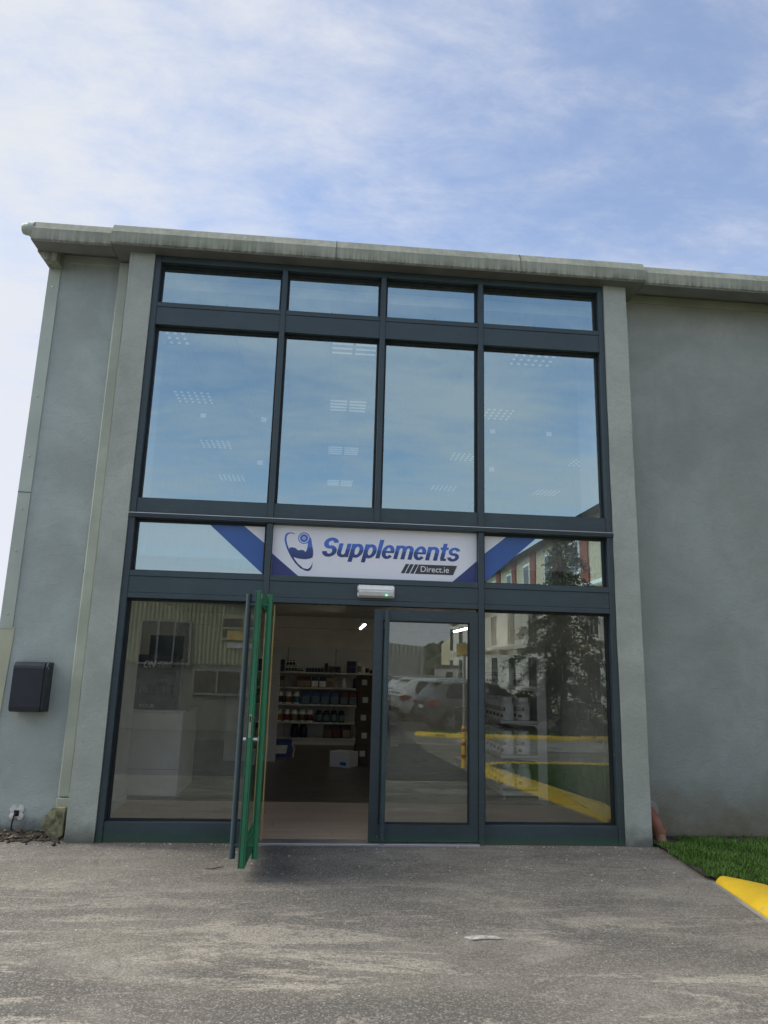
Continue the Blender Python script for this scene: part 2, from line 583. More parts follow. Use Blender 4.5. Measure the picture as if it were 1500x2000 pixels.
MT['stone'] = plain('buff_stone', (.42, .37, .28), .9, var=.3, vscale=6, bstr=.5)
MT['brickred'] = plain('red_brick', (.19, .06, .045), .85, var=.25, vscale=12)
MT['slate'] = plain('slate_roof', (.11, .11, .115), .8, var=.2)
MT['upvc'] = plain('white_upvc', (.80, .81, .80), .35, var=.03)
MT['winglass'] = plain('dark_window_glass', (.03, .04, .045), .06, spec=.8)
MT['bark'] = plain('bark', (.085, .065, .045), .9, var=.4, vscale=14, bstr=.8, bscale=30)
MT['needle'] = plain('conifer_needles', (.030, .045, .022), .7, var=.5, vscale=5)
MT['hill'] = plain('wooded_hill', (.035, .05, .022), .9, var=.6, vscale=.12)
MT['yellow'] = plain('yellow_sleeve', (.70, .45, .03), .5)
MT['redband'] = plain('red_band', (.45, .03, .03), .5)
MT['galv'] = plain('galvanised_steel', (.40, .41, .42), .45, metal=.6)
MT['poster'] = plain('yellow_poster', (.62, .45, .12), .6, var=.4, vscale=5)


# ------------------------------------------------------------------ mesh helpers
def link(o, parent=None):
    col.objects.link(o)
    if parent is not None:
        o.parent = parent
    return o


def tag(o, label, cat=None, group=None, kind=None):
    if label:
        o['label'] = label
    if cat:
        o['category'] = cat
    if group:
        o['group'] = group
    if kind:
        o['kind'] = kind
    return o


def thing(name, loc, label, cat, group=None, rz=0.0):
    o = bpy.data.objects.new(name, None)
    o.empty_display_size = .1
    o.location = loc
    o.rotation_euler = (0, 0, rz)
    link(o)
    return tag(o, label, cat, group)


class MB:
    """collects shapes for one mesh"""

    def __init__(s):
        s.bm = bmesh.new()

    def box(s, x0, x1, y0, y1, z0, z1, bev=0.0, seg=1):
        r = bmesh.ops.create_cube(s.bm, size=1)
        vs = r['verts']
        for v in vs:
            v.co = Vector(((x0 + x1) / 2 + v.co.x * (x1 - x0), (y0 + y1) / 2 + v.co.y * (y1 - y0), (z0 + z1) / 2 + v.co.z * (z1 - z0)))
        if bev > 0:
            es = list({e for v in vs for e in v.link_edges})
            bmesh.ops.bevel(s.bm, geom=es, offset=bev, segments=seg, affect='EDGES', clamp_overlap=True)
        return s

    def tube(s, pts, r, n=10, caps=True):
        pts = [Vector(p) for p in pts]
        rs = r if isinstance(r, (list, tuple)) else [r] * len(pts)
        rings = []
        t0 = (pts[1] - pts[0]).normalized()
        a = t0.orthogonal().normalized()
        for i, p in enumerate(pts):
            tt = (pts[min(i + 1, len(pts) - 1)] - pts[max(i - 1, 0)]).normalized()
            a = (a - tt * a.dot(tt)).normalized()
            b = tt.cross(a)
            rings.append([s.bm.verts.new(p + (a * math.cos(2 * math.pi * k / n) + b * math.sin(2 * math.pi * k / n)) * rs[i]) for k in range(n)])
        for i in range(len(rings) - 1):
            for k in range(n):
                s.bm.faces.new((rings[i][k], rings[i][(k + 1) % n], rings[i + 1][(k + 1) % n], rings[i + 1][k]))
        if caps:
            s.bm.faces.new(rings[0][::-1])
            s.bm.faces.new(rings[-1])
        return s

    def lathe(s, prof, c=(0, 0, 0), n=20, axis='Z'):
        rings = []
        for r, h in prof:
            ring = []
            for k in range(n):
                a = 2 * math.pi * k / n
                x, y = r * math.cos(a), r * math.sin(a)
                v = (x, y, h) if axis == 'Z' else (x, h, y) if axis == 'Y' else (h, x, y)
                ring.append(s.bm.verts.new(Vector(c) + Vector(v)))
            rings.append(ring)
        for i in range(len(rings) - 1):
            for k in range(n):
                s.bm.faces.new((rings[i][k], rings[i][(k + 1) % n], rings[i + 1][(k + 1) % n], rings[i + 1][k]))
        s.bm.faces.new(rings[0][::-1])
        s.bm.faces.new(rings[-1])
        return s

    def prism(s, poly, d0, d1, axis='Y'):
        """extrude a 2-D outline; axis Y: (x,z), X: (y,z), Z: (x,y)"""
        def P(a, b, d):
            return (a, d, b) if axis == 'Y' else (d, a, b) if axis == 'X' else (a, b, d)
        A = [s.bm.verts.new(P(a, b, d0)) for a, b in poly]
        B = [s.bm.verts.new(P(a, b, d1)) for a, b in poly]
        n = len(poly)
        s.bm.faces.new(A)
        s.bm.faces.new(B[::-1])
        for i in range(n):
            s.bm.faces.new((A[i], B[i], B[(i + 1) % n], A[(i + 1) % n]))
        return s

    def quad(s, *p):
        s.bm.faces.new([s.bm.verts.new(q) for q in p])
        return s

    def mesh(s, name, mat, smooth=False):
        bmesh.ops.recalc_face_normals(s.bm, faces=s.bm.faces[:])
        me = bpy.data.meshes.new(name)
        s.bm.to_mesh(me)
        s.bm.free()
        me.materials.append(mat)
        if smooth:
            for p in me.polygons:
                p.use_smooth = True
            try:
                me.set_sharp_from_angle(angle=R(38))
            except Exception:
                pass
        return me

    def build(s, name, mat, parent=None, smooth=False, loc=(0, 0, 0)):
        o = bpy.data.objects.new(name, s.mesh(name, mat, smooth))
        o.location = loc
        return link(o, parent)


def box(name, x0, x1, y0, y1, z0, z1, mat, parent=None, bev=0.0):
    return MB().box(x0, x1, y0, y1, z0, z1, bev).build(name, mat, parent)


def copy_tree(o, parent=None):
    c = o.copy()
    col.objects.link(c)
    c.parent = parent
    for ch in list(o.children):
        copy_tree(ch, c)
    return c


def text_mesh(txt, size, offset=0.0, extrude=.0008, spacing=1.0, shear=0.0, align='LEFT'):
    cu = bpy.data.curves.new('txt', 'FONT')
    cu.body = txt
    cu.size = size
    cu.offset = offset
    cu.extrude = extrude
    cu.space_character = spacing
    cu.shear = shear
    cu.align_x = align
    cu.resolution_u = 6
    ob = bpy.data.objects.new('txt', cu)
    col.objects.link(ob)
    dg = bpy.context.evaluated_depsgraph_get()
    me = bpy.data.meshes.new_from_object(ob.evaluated_get(dg))
    bpy.data.objects.remove(ob)
    bpy.data.curves.remove(cu)
    return me


def put_text(name, txt, x0, x1, z0, z1, y, mat, parent, offset=0.0, shear=0.0, spacing=1.0, plane='XZ', flip=1):
    """lettering fitted into a rectangle, raised a hair from its surface"""
    me = text_mesh(txt, 1.0, offset, .004, spacing, shear)
    n = len(me.vertices)
    a = np.empty(n * 3)
    me.vertices.foreach_get('co', a)
    a = a.reshape(-1, 3)
    mn, mx_ = a.min(0), a.max(0)
    X = x0 + (a[:, 0] - mn[0]) / (mx_[0] - mn[0]) * (x1 - x0)
    Z = z0 + (a[:, 1] - mn[1]) / (mx_[1] - mn[1]) * (z1 - z0)
    D = y - flip * (a[:, 2] - mn[2]) / (mx_[2] - mn[2]) * .0016
    o3 = np.stack([X, D, Z], 1) if plane == 'XZ' else np.stack([D, X, Z], 1)
    me.vertices.foreach_set('co', o3.ravel())
    me.materials.clear()
    me.materials.append(mat)
    me.update()
    o = bpy.data.objects.new(name, me)
    return link(o, parent)


def gz(y):
    """the yard falls gently away from the shop"""
    return max(-.5, .042 * min(0.0, y))


# ------------------------------------------------------------------ ground
ys = [-900, -300, -120, -60, -30, -20, -14, -12, -11.905, -9, -7, -5, -3, -1.5, -.5, 0.0, .6, 5, 15, 60, 300, 900]
xs_ = [-900, -200, -60, -20, -8, -3, 0, 3, 6, 10, 20, 60, 200, 900]
bm = bmesh.new()
gv = [[bm.verts.new((x, y, gz(y))) for x in xs_] for y in ys]
for j in range(len(ys) - 1):
    for i in range(len(xs_) - 1):
        bm.faces.new((gv[j][i], gv[j][i + 1], gv[j + 1][i + 1], gv[j + 1][i]))
me = bpy.data.meshes.new('ground')
bm.to_mesh(me)
bm.free()
me.materials.append(MT['ground'])
g = link(bpy.data.objects.new('ground', me))
tag(g, 'worn grey asphalt yard with pale scuffs in front of the shop', kind='structure')


# ------------------------------------------------------------------ the shop building
B = thing('shop_building', (0, 0, 0), 'grey rendered two-storey shop unit with a tall dark-framed glass entrance bay', 'building')
WY = .30                                   # face of the flanking walls
wl = box('wall', -1.185, -.262, WY, WY + .25, -.3, 5.86, MT['wall_left'], B)
wr = box('wall', 5.130, 34, WY, WY + .25, -.3, 5.86, MT['wall'], B)
tag(wl, 'narrow left wall of grey render'), tag(wr, 'right wall of grey render with brown splash stain')
box('side_wall', -1.185, -.985, WY + .252, 15, -.3, 5.86, MT['wall_left'], B)
box('back_wall', -1.185, 34, 15.003, 15.2, -.3, 5.86, MT['wall'], B)
box('side_wall', 33.8, 34, WY + .252, 15, -.3, 5.86, MT['wall'], B)
rf = box('roof', -1.16, 33.9, .32, 15.1, 5.90, 6.02, MT['slate'], B)


def pilaster(x0, x1):
    mb = MB()
    nz = 26
    bmm = mb.bm
    # slightly wavering hand-finished arrises
    cols_ = []
    for k in range(nz + 1):
        z = -.12 + (5.803 + .12) * k / nz
        j = lambda: random.uniform(-.0035, .0035)
        foot = .008 if k < 1 else 0
        cols_.append([bmm.verts.new(p) for p in ((x0 - foot + j(), -.02 - foot + j(), z), (x1 + j() * .4, -.02 - foot + j(), z), (x1, .26, z), (x0 + j(), .34, z))])
    for k in range(nz):
        for i in range(4):
            bmm.faces.new((cols_[k][i], cols_[k][(i + 1) % 4], cols_[k + 1][(i + 1) % 4], cols_[k + 1][i]))
    bmm.faces.new(cols_[-1])
    return mb.build('pilaster', MT['pil'], B)


pilaster(-.256, -.002)
pilaster(4.872, 5.126)


# cornice: two-facet profile with a lip, returned at its ends
def cornice(x0, x1, yf, z0, z1, yb, name='cornice'):
    prof = [(yf + .055, z1), (yf + .006, z0 + .145), (yf, z0 + .135), (yf, z0 + .012), (yf + .012, z0), (yb, z0), (yb, z1)]
    return MB().prism(prof, x0, x1, 'X').build(name, MT['cornice'], B)


cornice(-.43, 5.30, -.165, 5.806, 6.045, .295)
cornice(-1.25, -.433, -.105, 5.815, 6.050, .10)
cornice(5.303, 34.2, -.105, 5.815, 6.050, .10)
# joints of the cornice lengths
for xj in (1.9, 3.9):
    MB().prism([(-.163, 5.80), (-.169, 5.808), (-.169, 5.945), (-.112, 6.052), (-.10, 6.052), (-.10, 5.80)], xj - .0015, xj + .0015, 'X').build('cornice_joint', MT['gasket'], B)
box('soffit', -.425, 5.295, -.150, .292, 5.798, 5.8055, MT['soffit'], B)
box('soffit', 5.305, 34.1, -.092, .098, 5.806, 5.8145, MT['soffit'], B)
box('soffit', -1.24, -.436, -.092, .098, 5.806, 5.8145, MT['soffit'], B)
sf = box('soffit', 5.305, 34.1, .09, WY + .2, 5.895, 5.905, MT['soffit'], B)
box('soffit', -1.18, -.436, .09, WY + .2, 5.895, 5.905, MT['soffit'], B)
box('cornice_trim', 5.15, 34, WY - .018, WY - .002, 5.795, 5.890, MT['cream'], B)
box('cornice_trim', -1.06, -.28, WY - .018, WY - .002, 5.795, 5.890, MT['flash'], B)
# stepped end of the eaves at the left corner, with the side gutter's rounded end
MB().prism([(-1.26, 6.03), (-1.262, 5.86), (-1.255, 5.80), (-1.215, 5.755), (-1.205, 5.735), (-1.185, 5.715), (-1.05, 5.72), (-1.05, 6.03)], .102, .29, 'Y').build('eaves_end', MT['cornice'], B)
MB().lathe([(.03, -1.385), (.052, -1.375), (.062, -1.35), (.062, -1.31), (.078, -1.305), (.078, -1.25)], (0, -.02, 5.975), 18, 'X').build('gutter_end', MT['flash'], B, smooth=True)

# corner flashing, two lapped lengths with rivets
MB().prism([(-1.192, 1.86), (-1.192, 5.80), (-1.068, 5.80), (-1.068, 1.86)], WY - .012, WY - .002, 'Y').build('corner_flashing', MT['flash'], B)
MB().prism([(-1.205, -.1), (-1.205, 1.875), (-1.046, 1.875), (-1.075, 1.1), (-1.125, -.1)], WY - .008, WY - .001, 'Y').build('corner_flashing', MT['flash2'], B)
box('flashing_lap', -1.194, -1.066, WY - .016, WY - .0125, 3.22, 3.225, MT['gasket'], B)
for zr in (2.0, 2.62, 3.05, 3.6, 4.25, 4.9, 5.5):
    MB().lathe([(.009, WY - .0122), (.007, WY - .017), (.002, WY - .019)], (-1.13, 0, zr), 8, 'Y').build('rivet', MT['alu'], B)

# cream downpipe tucked beside the left pilaster, with its mossy shoe
dp = MB().box(-.428, -.318, .19, .29, .34, 5.80, .012).build('downpipe', MT['cream'], B)
box('pipe_joint', -.433, -.313, .186, .293, .26, .335, MT['cream'], dp, .006)
MB().prism([(-.43, .265), (-.318, .265), (-.318, .03), (-.40, -.01), (-.47, .06), (-.52, .14)], .10, .285, 'Y').build('pipe_shoe', MT['moss'], dp)
wp = MB().lathe([(.022, .288), (.020, .299)], (-.44, 0, 2.45), 12, 'Y').build('weep_hole', MT['dark'], B)

# ------------------------------------------------------------------ glazing frame
XL, XM1, XM2, XM3, XR = 0.0, 1.368, 2.431, 3.494, 4.87
FD = .13
GF = MB().box(XL, .060, 0, FD, -.02, 5.798, .003).box(4.81, XR, 0, FD, -.02, 5.798, .003).box(.0602, 4.8098, .002, FD, 5.725, 5.797, .003).build('glazing_frame', MT['framew'], B)


def mull(x, z0, z1, w=.056):
    return box('mullion', x - w / 2, x + w / 2, -.004, FD, z0, z1, MT['framew'], GF, .003)


mull(XM1, -.02, 2.952), mull(XM1, 3.010, 5.724)
mull(XM3, -.02, 2.952), mull(XM3, 3.010, 5.724)
mull(XM2, 3.010, 5.724)
bays4 = [(.0605, 1.3395), (1.3965, 2.4025), (2.4595, 3.4655), (3.5225, 4.8095)]
bays3 = [(.0605, 1.3395), (1.3965, 3.4655), (3.5225, 4.8095)]
# storey band with its projecting drip: runs the full width
tb = box('drip_rail', .0003, 4.8697, -.018, .018, 2.958, 3.006, MT['frame'], GF, .004)
box('drip_rail', .0003, 4.8697, -.026, -.0185, 2.998, 3.004, MT['alu'], GF)
box('drip_rail', .0003, 4.8697, -.024, -.0185, 2.976, 2.982, MT['frame'], GF)
for x0, x1 in bays3:
    box('transom', x0, x1, .0185, FD, 2.954, 3.004, MT['frame'], GF)
for x0, x1 in bays4:
    box('panel', x0, x1, .014, FD, 3.006, 3.160, MT['frame'], GF, .002)
    box('panel', x0, x1, .008, FD, 5.012, 5.208, MT['frame'], GF, .002)
    box('transom', x0, x1, .003, FD, 5.210, 5.262, MT['frame'], GF, .003)
for x0, x1 in bays3:
    box('panel', x0, x1, .009, FD, 2.228, 2.384, MT['frame'], GF, .002)
    box('transom', x0, x1, .003, FD, 2.386, 2.441, MT['frame'], GF, .003)
    box('transom', x0, x1, .003, FD, 2.176, 2.226, MT['frame'], GF, .003)
for x0, x1 in (bays3[0], bays3[2]):
    box('bottom_rail', x0, x1, .012, FD, -.02, .172, MT['framew'], GF, .003)

GY = .092


def window(x0, x1, z0, z1, mat, label=None):
    """bead frame with its pane"""
    e = .022
    mb = MB()
    mb.box(x0, x0 + e, .070, .115, z0, z1).box(x1 - e, x1, .070, .115, z0, z1)
    mb.box(x0 + e, x1 - e, .070, .115, z0, z0 + e * .55).box(x0 + e, x1 - e, .070, .115, z1 - e, z1)
    w = mb.build('window', MT['gasket'], B)  # real bead, but its black also paints in the rebate's shadow
    if label:
        tag(w, label)
    # an almost flat sheet, set a hair out of true
    a = random.uniform(-.0020, .0020)
    c = random.uniform(-.0025, .0025)
    x0_, x1_, z0_, z1_ = x0 + e - .004, x1 - e + .004, z0 + e * .55 - .004, z1 - e + .004
    pm = MB()
    V = [pm.bm.verts.new((x, y, z)) for x, y, z in ((x0_, GY + a, z0_), (x1_, GY - a, z0_), (x1_, GY - a + c, z1_), (x0_, GY + a + c, z1_))]
    pm.bm.faces.new(V)
    p = pm.build('pane', mat, w)
    return w


for i, (x0, x1) in enumerate(bays4):
    window(x0, x1, 3.162, 5.010, MT['pane_upper'])
    window(x0, x1, 5.263, 5.724, MT['pane_upper'])
window(*bays3[0], 2.442, 2.953, MT['pane_upper'])
window(*bays3[2], 2.442, 2.953, MT['pane_upper'])
window(*bays3[0], .173, 2.175, MT['pane_lower'])
window(*bays3[2], .173, 2.175, MT['pane_lower'])

# threshold strip
box('threshold', 1.3965, 3.4655, -.055, .13, -.03, .016, MT['alu'], B, .004)

# doors -----------------------------------------------------------------
DW, DT = 1.030, .050


def bar_handle(parent, x, side, mat, zt, zb, s1, s2, off):
    """long tubular pull on two stand-offs; side -1 outside, +1 inside"""
    yb = -DT / 2 - off if side < 0 else DT / 2 + off
    ys_ = -DT / 2 if side < 0 else DT / 2
    mb = MB().tube([(x, yb, zb), (x, yb, zt)], .0235, 14)
    h = mb.build('handle', mat, parent, smooth=True)
    for s in (s1, s2):
        MB().tube([(x, ys_, s), (x, yb, s)], .0185, 10).build('standoff', mat, h, smooth=True)
    return h


def door(label, loc, rz, hinge_left, out_mat, in_mat, glass):
    """leaf in local x (0..DW from the hinge), y outwards = -, z up"""
    d = MB()
    st, top, bot = .085, .105, .150
    s = 1 if hinge_left else -1

    def bx(a, b, y0, y1, z0, z1):
        return (min(s * a, s * b), max(s * a, s * b), y0, y1, z0, z1)
    H0, H1 = .022, 2.145
    core = MB()
    for a in ((0, st, H0, H1), (DW - st, DW, H0, H1), (st, DW - st, H0, H0 + bot), (st, DW - st, H1 - top, H1)):
        core.box(*bx(a[0], a[1], -DT / 2 + .002, DT / 2, a[2], a[3]), .002)
    leaf = core.build('door', in_mat, B, loc=loc)
    leaf.rotation_euler = (0, 0, rz)
    tag(leaf, label)
    face = MB()
    for a in ((.002, st, H0 + .002, H1 - .002), (DW - st, DW - .002, H0 + .002, H1 - .002), (st, DW - st, H0 + .002, H0 + bot), (st, DW - st, H1 - top, H1 - .002)):
        face.box(*bx(a[0], a[1], -DT / 2 - .002, -DT / 2 + .0015, a[2], a[3]))
    face.build('outer_face', out_mat, leaf)
    bd = MB()
    e = .014
    for y0, y1 in ((-.019, -.006), (.006, .019)):
        for a in ((st, st + e, H0 + bot, H1 - top), (DW - st - e, DW - st, H0 + bot, H1 - top), (st + e, DW - st - e, H0 + bot, H0 + bot + e), (st + e, DW - st - e, H1 - top - e, H1 - top)):
            bd.box(*bx(a[0], a[1], y0, y1, a[2], a[3]))
    bd.build('glazing_bead', in_mat if not hinge_left is False else MT['gasket'], leaf)
    MB().quad((s * (st + .005), 0, H0 + bot + .004), (s * (DW - st - .005), 0, H0 + bot + .004), (s * (DW - st - .005), 0, H1 - top - .004), (s * (st + .005), 0, H1 - top - .004)).build('pane', glass, leaf)
    return leaf, s


# open leaf, hinged on the left mullion and swung outwards
lf, s = door('open glass door leaf, green on its edge and inner face, dark outside', (1.420, -.012, .036), R(-91.5), True, MT['frame'], MT['green'], MT['pane_door'])
bar_handle(lf, s * (DW - .105), -1, MT['frame'], 2.125, .07, 2.035, .165, .062)
bar_handle(lf, s * (DW - .105), 1, MT['green'], 2.125, .07, 2.035, .165, .062)
box('edge_gasket', DW + .0002, DW + .0012, -.020, -.014, .03, 2.14, MT['gasket'], lf)
box('edge_gasket', DW + .0002, DW + .0012, .014, .017, .03, 2.14, MT['gasket'], lf)
for zh in (.25, 1.08, 1.92):
    MB().tube([(-.008, -.034, zh - .06), (-.008, -.034, zh + .06)], .011, 10).build('hinge', MT['alu'], lf, smooth=True)
box('lock_plate', DW - .001, DW + .0015, -.010, .010, .98, 1.16, MT['steel'], lf)
box('lock_bolt_slot', DW + .0016, DW + .0024, -.006, .006, 1.10, 1.145, MT['dark'], lf)
MB().lathe([(.014, -.052), (.014, .060)], (DW - .045, 0, .965), 12, 'Y').build('lock_cylinder', MT['steel'], lf, smooth=True)
box('thumb_turn', DW - .052, DW - .038, .060, .072, .945, .985, MT['steel'], lf, .003)
box('sticker', DW - .055, DW - .025, DT / 2 + .0005, DT / 2 + .0015, 2.085, 2.125, MT['sticker'], lf)
box('sticker', DW - .19, DW - .155, .0012, .002, 1.955, 1.995, MT['sticker'], lf)
box('brush_strip', 1.455, 1.466, .018, .05, .02, 2.15, MT['brass'], B)
# closed leaf, hinged on the right mullion
rf_, s = door('closed glass door leaf with dark frame and long vertical pull bar', (3.4640, .035, 0), 0, False, MT['framew'], MT['framew'], MT['pane_door'])
bar_handle(rf_, s * (DW - .122), -1, MT['frame'], 2.125, .045, 2.03, .165, .062)
bar_handle(rf_, s * (DW - .122), 1, MT['green'], 1.96, .18, 1.90, .25, .062)

# emergency light over the doors ------------------------------------------
el = thing('emergency_light', (2.44, -.002, 2.252), 'white bulkhead emergency light with tiny green lamp above the doors', 'light')
MB().box(-.182, .182, -.028, 0, 0, .122, .010, 2).build('base', MT['upvc'], el)
pr = [(-.030, .004), (-.062, .016), (-.074, .045), (-.074, .078), (-.062, .106), (-.030, .118)]
MB().prism(pr, -.170, .170, 'X').build('lens', MT['lamp'], el)
for zz_ in (.052, .074):
    MB().tube([(-.15, -.0745, zz_), (.15, -.0745, zz_)], .0035, 6).build('lens_rib', MT['upvc'], el)
for x in (-.176, .176):
    box('clip', x - .007, x + .007, -.060, -.028, .045, .070, MT['concrete'], el, .003)
MB().lathe([(.007, -.0685), (.006, -.075), (.002, -.077)], (.10, 0, .022), 10, 'Y').build('status_lamp', MT['greenled'], el)

# ------------------------------------------------------------------ shop sign in the band over the doors
sg = thing('shop_sign', (0, 0, 0), 'white fascia sign reading Supplements Direct.ie with blue arm and dumbbell logo', 'sign')
box('panel', 1.400, 3.462, .070, .084, 2.443, 2.952, MT['sign'], sg)
SY = .0696


def heavy_word(word, x0, x1, z0, xh, mat, parent, y):
    """heavy condensed oblique letters built from bars and bowls"""
    def arc(cx, cz, ro, rzo, ri, rzi, a0, a1):
        n = max(6, int(abs(a1 - a0) / 9))
        A = [R(a0 + (a1 - a0) * k / n) for k in range(n + 1)]
        return [(cx + ro * math.cos(a), cz + rzo * math.sin(a)) for a in A] + [(cx + ri * math.cos(a), cz + rzi * math.sin(a)) for a in A[::-1]]

    def bar(a, b, c, d):
        return [(a, c), (b, c), (b, d), (a, d)]
    G = {
        'S': (1.06, [arc(.50, .985, .50, .415, .185, .185, 8, 272), arc(.52, .405, .50, .425, .185, .195, 92, -176)]),
        'u': (.90, [bar(0, .29, .34, 1), bar(.56, .85, 0, 1), arc(.425, .345, .425, .365, .135, .16, 180, 360)]),
        'p': (.93, [bar(0, .29, -.33, 1), arc(.445, .5, .445, .52, .155, .30, 0, 360)]),
        'l': (.34, [bar(0, .29, 0, 1.38)]),
        'e': (.91, [arc(.435, .5, .435, .52, .150, .315, 0, 322), bar(.14, .855, .43, .575)]),
        'm': (1.34, [bar(0, .28, 0, 1), bar(.505, .785, 0, .66), bar(1.01, 1.29, 0, .66), arc(.3925, .655, .3925, .365, .1125, .17, 0, 180), arc(.8975, .655, .3925, .365, .1125, .17, 0, 180)]),
        'n': (.90, [bar(0, .29, 0, 1), bar(.56, .85, 0, .66), arc(.425, .655, .425, .365, .135, .16, 0, 180)]),
        't': (.62, [bar(.13, .42, .12, 1.28), bar(0, .57, .82, 1), bar(.17, .57, 0, .17)]),
        's': (.84, [arc(.40, .715, .40, .305, .145, .125, 8, 272), arc(.41, .295, .41, .315, .145, .125, 92, -176)]),
    }
    tot = sum(G[c][0] for c in word) - .05
    k = (x1 - x0 - .26 * xh * 1.0) / tot
    x = x0
    for c in word:
        w, polys = G[c]
        mb = MB()
        for i, pl in enumerate(polys):
            pts = [(x + a * k + .24 * xh * b, z0 + b * xh) for a, b in pl]
            d = y - .0012 - .0002 * i
            A = [mb.bm.verts.new((a, d, b)) for a, b in pts]
            Bk = [mb.bm.verts.new((a, y - .00002 * i, b)) for a, b in pts]
            n = len(pts)
            if n > 4:
                h = n // 2
                for q in range(h - 1):
                    mb.bm.faces.new((A[q], A[q + 1], A[n - 2 - q], A[n - 1 - q]))
            else:
                mb.bm.faces.new(A)
            for q in range(n):
                mb.bm.faces.new((A[q], Bk[q], Bk[(q + 1) % n], A[(q + 1) % n]))
        mb.build('letter', mat, parent)
        x += w * k


heavy_word('Supplements', 1.880, 3.300, 2.655, .138, MT['blue'], sg, SY)
for i, x in enumerate((2.690, 2.736, 2.783)):
    MB().prism([(x, 2.515), (x + .036, 2.515), (x + .084, 2.610), (x + .048, 2.610)], SY - .0016, SY, 'Y').build('slash', MT['ink'], sg)
MB().prism([(2.830, 2.514), (3.219, 2.514), (3.262, 2.610), (2.873, 2.610)], SY - .0012, SY, 'Y').build('plate', MT['ink'], sg)
put_text('lettering', 'Direct.ie', 2.890, 3.178, 2.535, 2.594, SY - .0014, MT['whiteink'], sg, offset=.004)
arm = [(1.569, 2.727), (1.599, 2.733), (1.629, 2.727), (1.658, 2.703), (1.686, 2.711), (1.711, 2.707), (1.732, 2.69), (1.744, 2.719), (1.75, 2.761), (1.747, 2.789), (1.764, 2.813), (1.773, 2.845), (1.784, 2.814), (1.793, 2.762), (1.805, 2.711), (1.807, 2.67), (1.803, 2.639), (1.776, 2.626), (1.731, 2.618), (1.68, 2.62), (1.64, 2.627), (1.617, 2.636), (1.627, 2.603), (1.593, 2.646), (1.566, 2.691)]
sw = [(1.625, 2.864), (1.596, 2.881), (1.565, 2.883), (1.535, 2.874), (1.519, 2.849), (1.516, 2.803), (1.53, 2.752), (1.553, 2.701), (1.589, 2.636), (1.632, 2.578), (1.685, 2.527), (1.737, 2.504), (1.767, 2.5), (1.791, 2.516), (1.803, 2.547), (1.806, 2.593), (1.795, 2.557), (1.781, 2.534), (1.756, 2.521), (1.715, 2.528), (1.663, 2.57), (1.62, 2.622), (1.587, 2.672), (1.564, 2.717), (1.546, 2.763), (1.537, 2.803), (1.537, 2.84), (1.551, 2.864), (1.576, 2.874)]
MB().prism(arm, SY - .0018, SY, 'Y').build('arm_emblem', MT['blue'], sg)
MB().prism(sw, SY - .0012, SY, 'Y').build('swoosh', MT['blue'], sg)


def ring(name, c, ro, ri, d, mat):
    mb = MB()
    n = 40
    A = []
    for rr in (ro, ri):
        for dd in (SY, SY - d):
            A.append([mb.bm.verts.new((c[0] + rr * math.cos(2 * math.pi * k / n), dd, c[1] + rr * math.sin(2 * math.pi * k / n))) for k in range(n)])
    for k in range(n):
        q = (k + 1) % n
        mb.bm.faces.new((A[1][k], A[1][q], A[3][q], A[3][k]))
        mb.bm.faces.new((A[0][k], A[0][q], A[1][q], A[1][k]))
        mb.bm.faces.new((A[2][k], A[2][q], A[3][q], A[3][k]))
    return mb.build(name, mat, sg)


ring('dumbbell_ring', (1.709, 2.830), .058, .049, .0016, MT['blue'])
ring('dumbbell_ring', (1.709, 2.830), .040, .016, .0016, MT['blue'])
ring('dumbbell_ring', (1.709, 2.830), .010, .005, .0016, MT['blue'])
for tri in ([(1.402, 2.664), (1.674, 2.445), (1.402, 2.445)], [(3.460, 2.664), (3.212, 2.445), (3.460, 2.445)]):
    MB().prism(tri, SY - .0010, SY, 'Y').build('corner_stripe', MT['navyfilm'], sg)
DY = .0865
dl = thing('window_decal', (0, 0, 0), 'diagonal blue and white film on the pane left of the sign', 'decal')
MB().prism([(.760, 2.940), (1.096, 2.940), (1.330, 2.757), (1.330, 2.447)], DY - .0012, DY, 'Y').build('blue_stripe', MT['bluefilm'], dl)
MB().prism([(1.0965, 2.940), (1.330, 2.940), (1.330, 2.7575)], DY - .0012, DY, 'Y').build('white_triangle', MT['sign'], dl)
dr = thing('window_decal', (0, 0, 0), 'diagonal blue and white film on the pane right of the sign', 'decal')
MB().prism([(3.784, 2.940), (4.100, 2.940), (3.533, 2.447), (3.533, 2.737)], DY - .0012, DY, 'Y').build('blue_stripe', MT['bluefilm'], dr)
MB().prism([(3.533, 2.940), (3.7835, 2.940), (3.533, 2.7375)], DY - .0012, DY, 'Y').build('white_triangle', MT['sign'], dr)

# ------------------------------------------------------------------ things on the walls
mbx = thing('mailbox', (-.79, WY, 1.09), 'dark grey curved-front mailbox on the left wall', 'mailbox')
pf = [(0, 0), (0, .46), (-.135, .46), (-.160, .448), (-.172, .425), (-.176, .40), (-.176, .05), (-.168, .02), (-.150, .004), (-.12, 0)]
MB().prism(pf, -.150, .128, 'X').build('body', MT['mail'], mbx)
MB().prism([(0, .002), (0, .458), (-.13, .456), (-.165, .42), (-.165, .04), (-.14, .004)], .1285, .150, 'X').build('side_cheek', MT['mail'], mbx)
box('flap_seam', -.149, .127, -.1775, -.1755, .395, .399, MT['gasket'], mbx)
MB().lathe([(.008, .150), (.008, .156)], (0, -.145, .405), 10, 'X').build('lock', MT['steel'], mbx)
co = thing('cable_outlet', (-.806, WY, .185), 'white foam-edged cable hole with black cable at the foot of the left wall', 'cable outlet')
mb = MB()
for dx, dz in ((-.032, .03), (.032, .03), (-.032, -.03), (.032, -.03)):
    mb.lathe([(.034, -.002), (.032, -.012), (.012, -.016)], (dx, 0, dz), 12, 'Y')
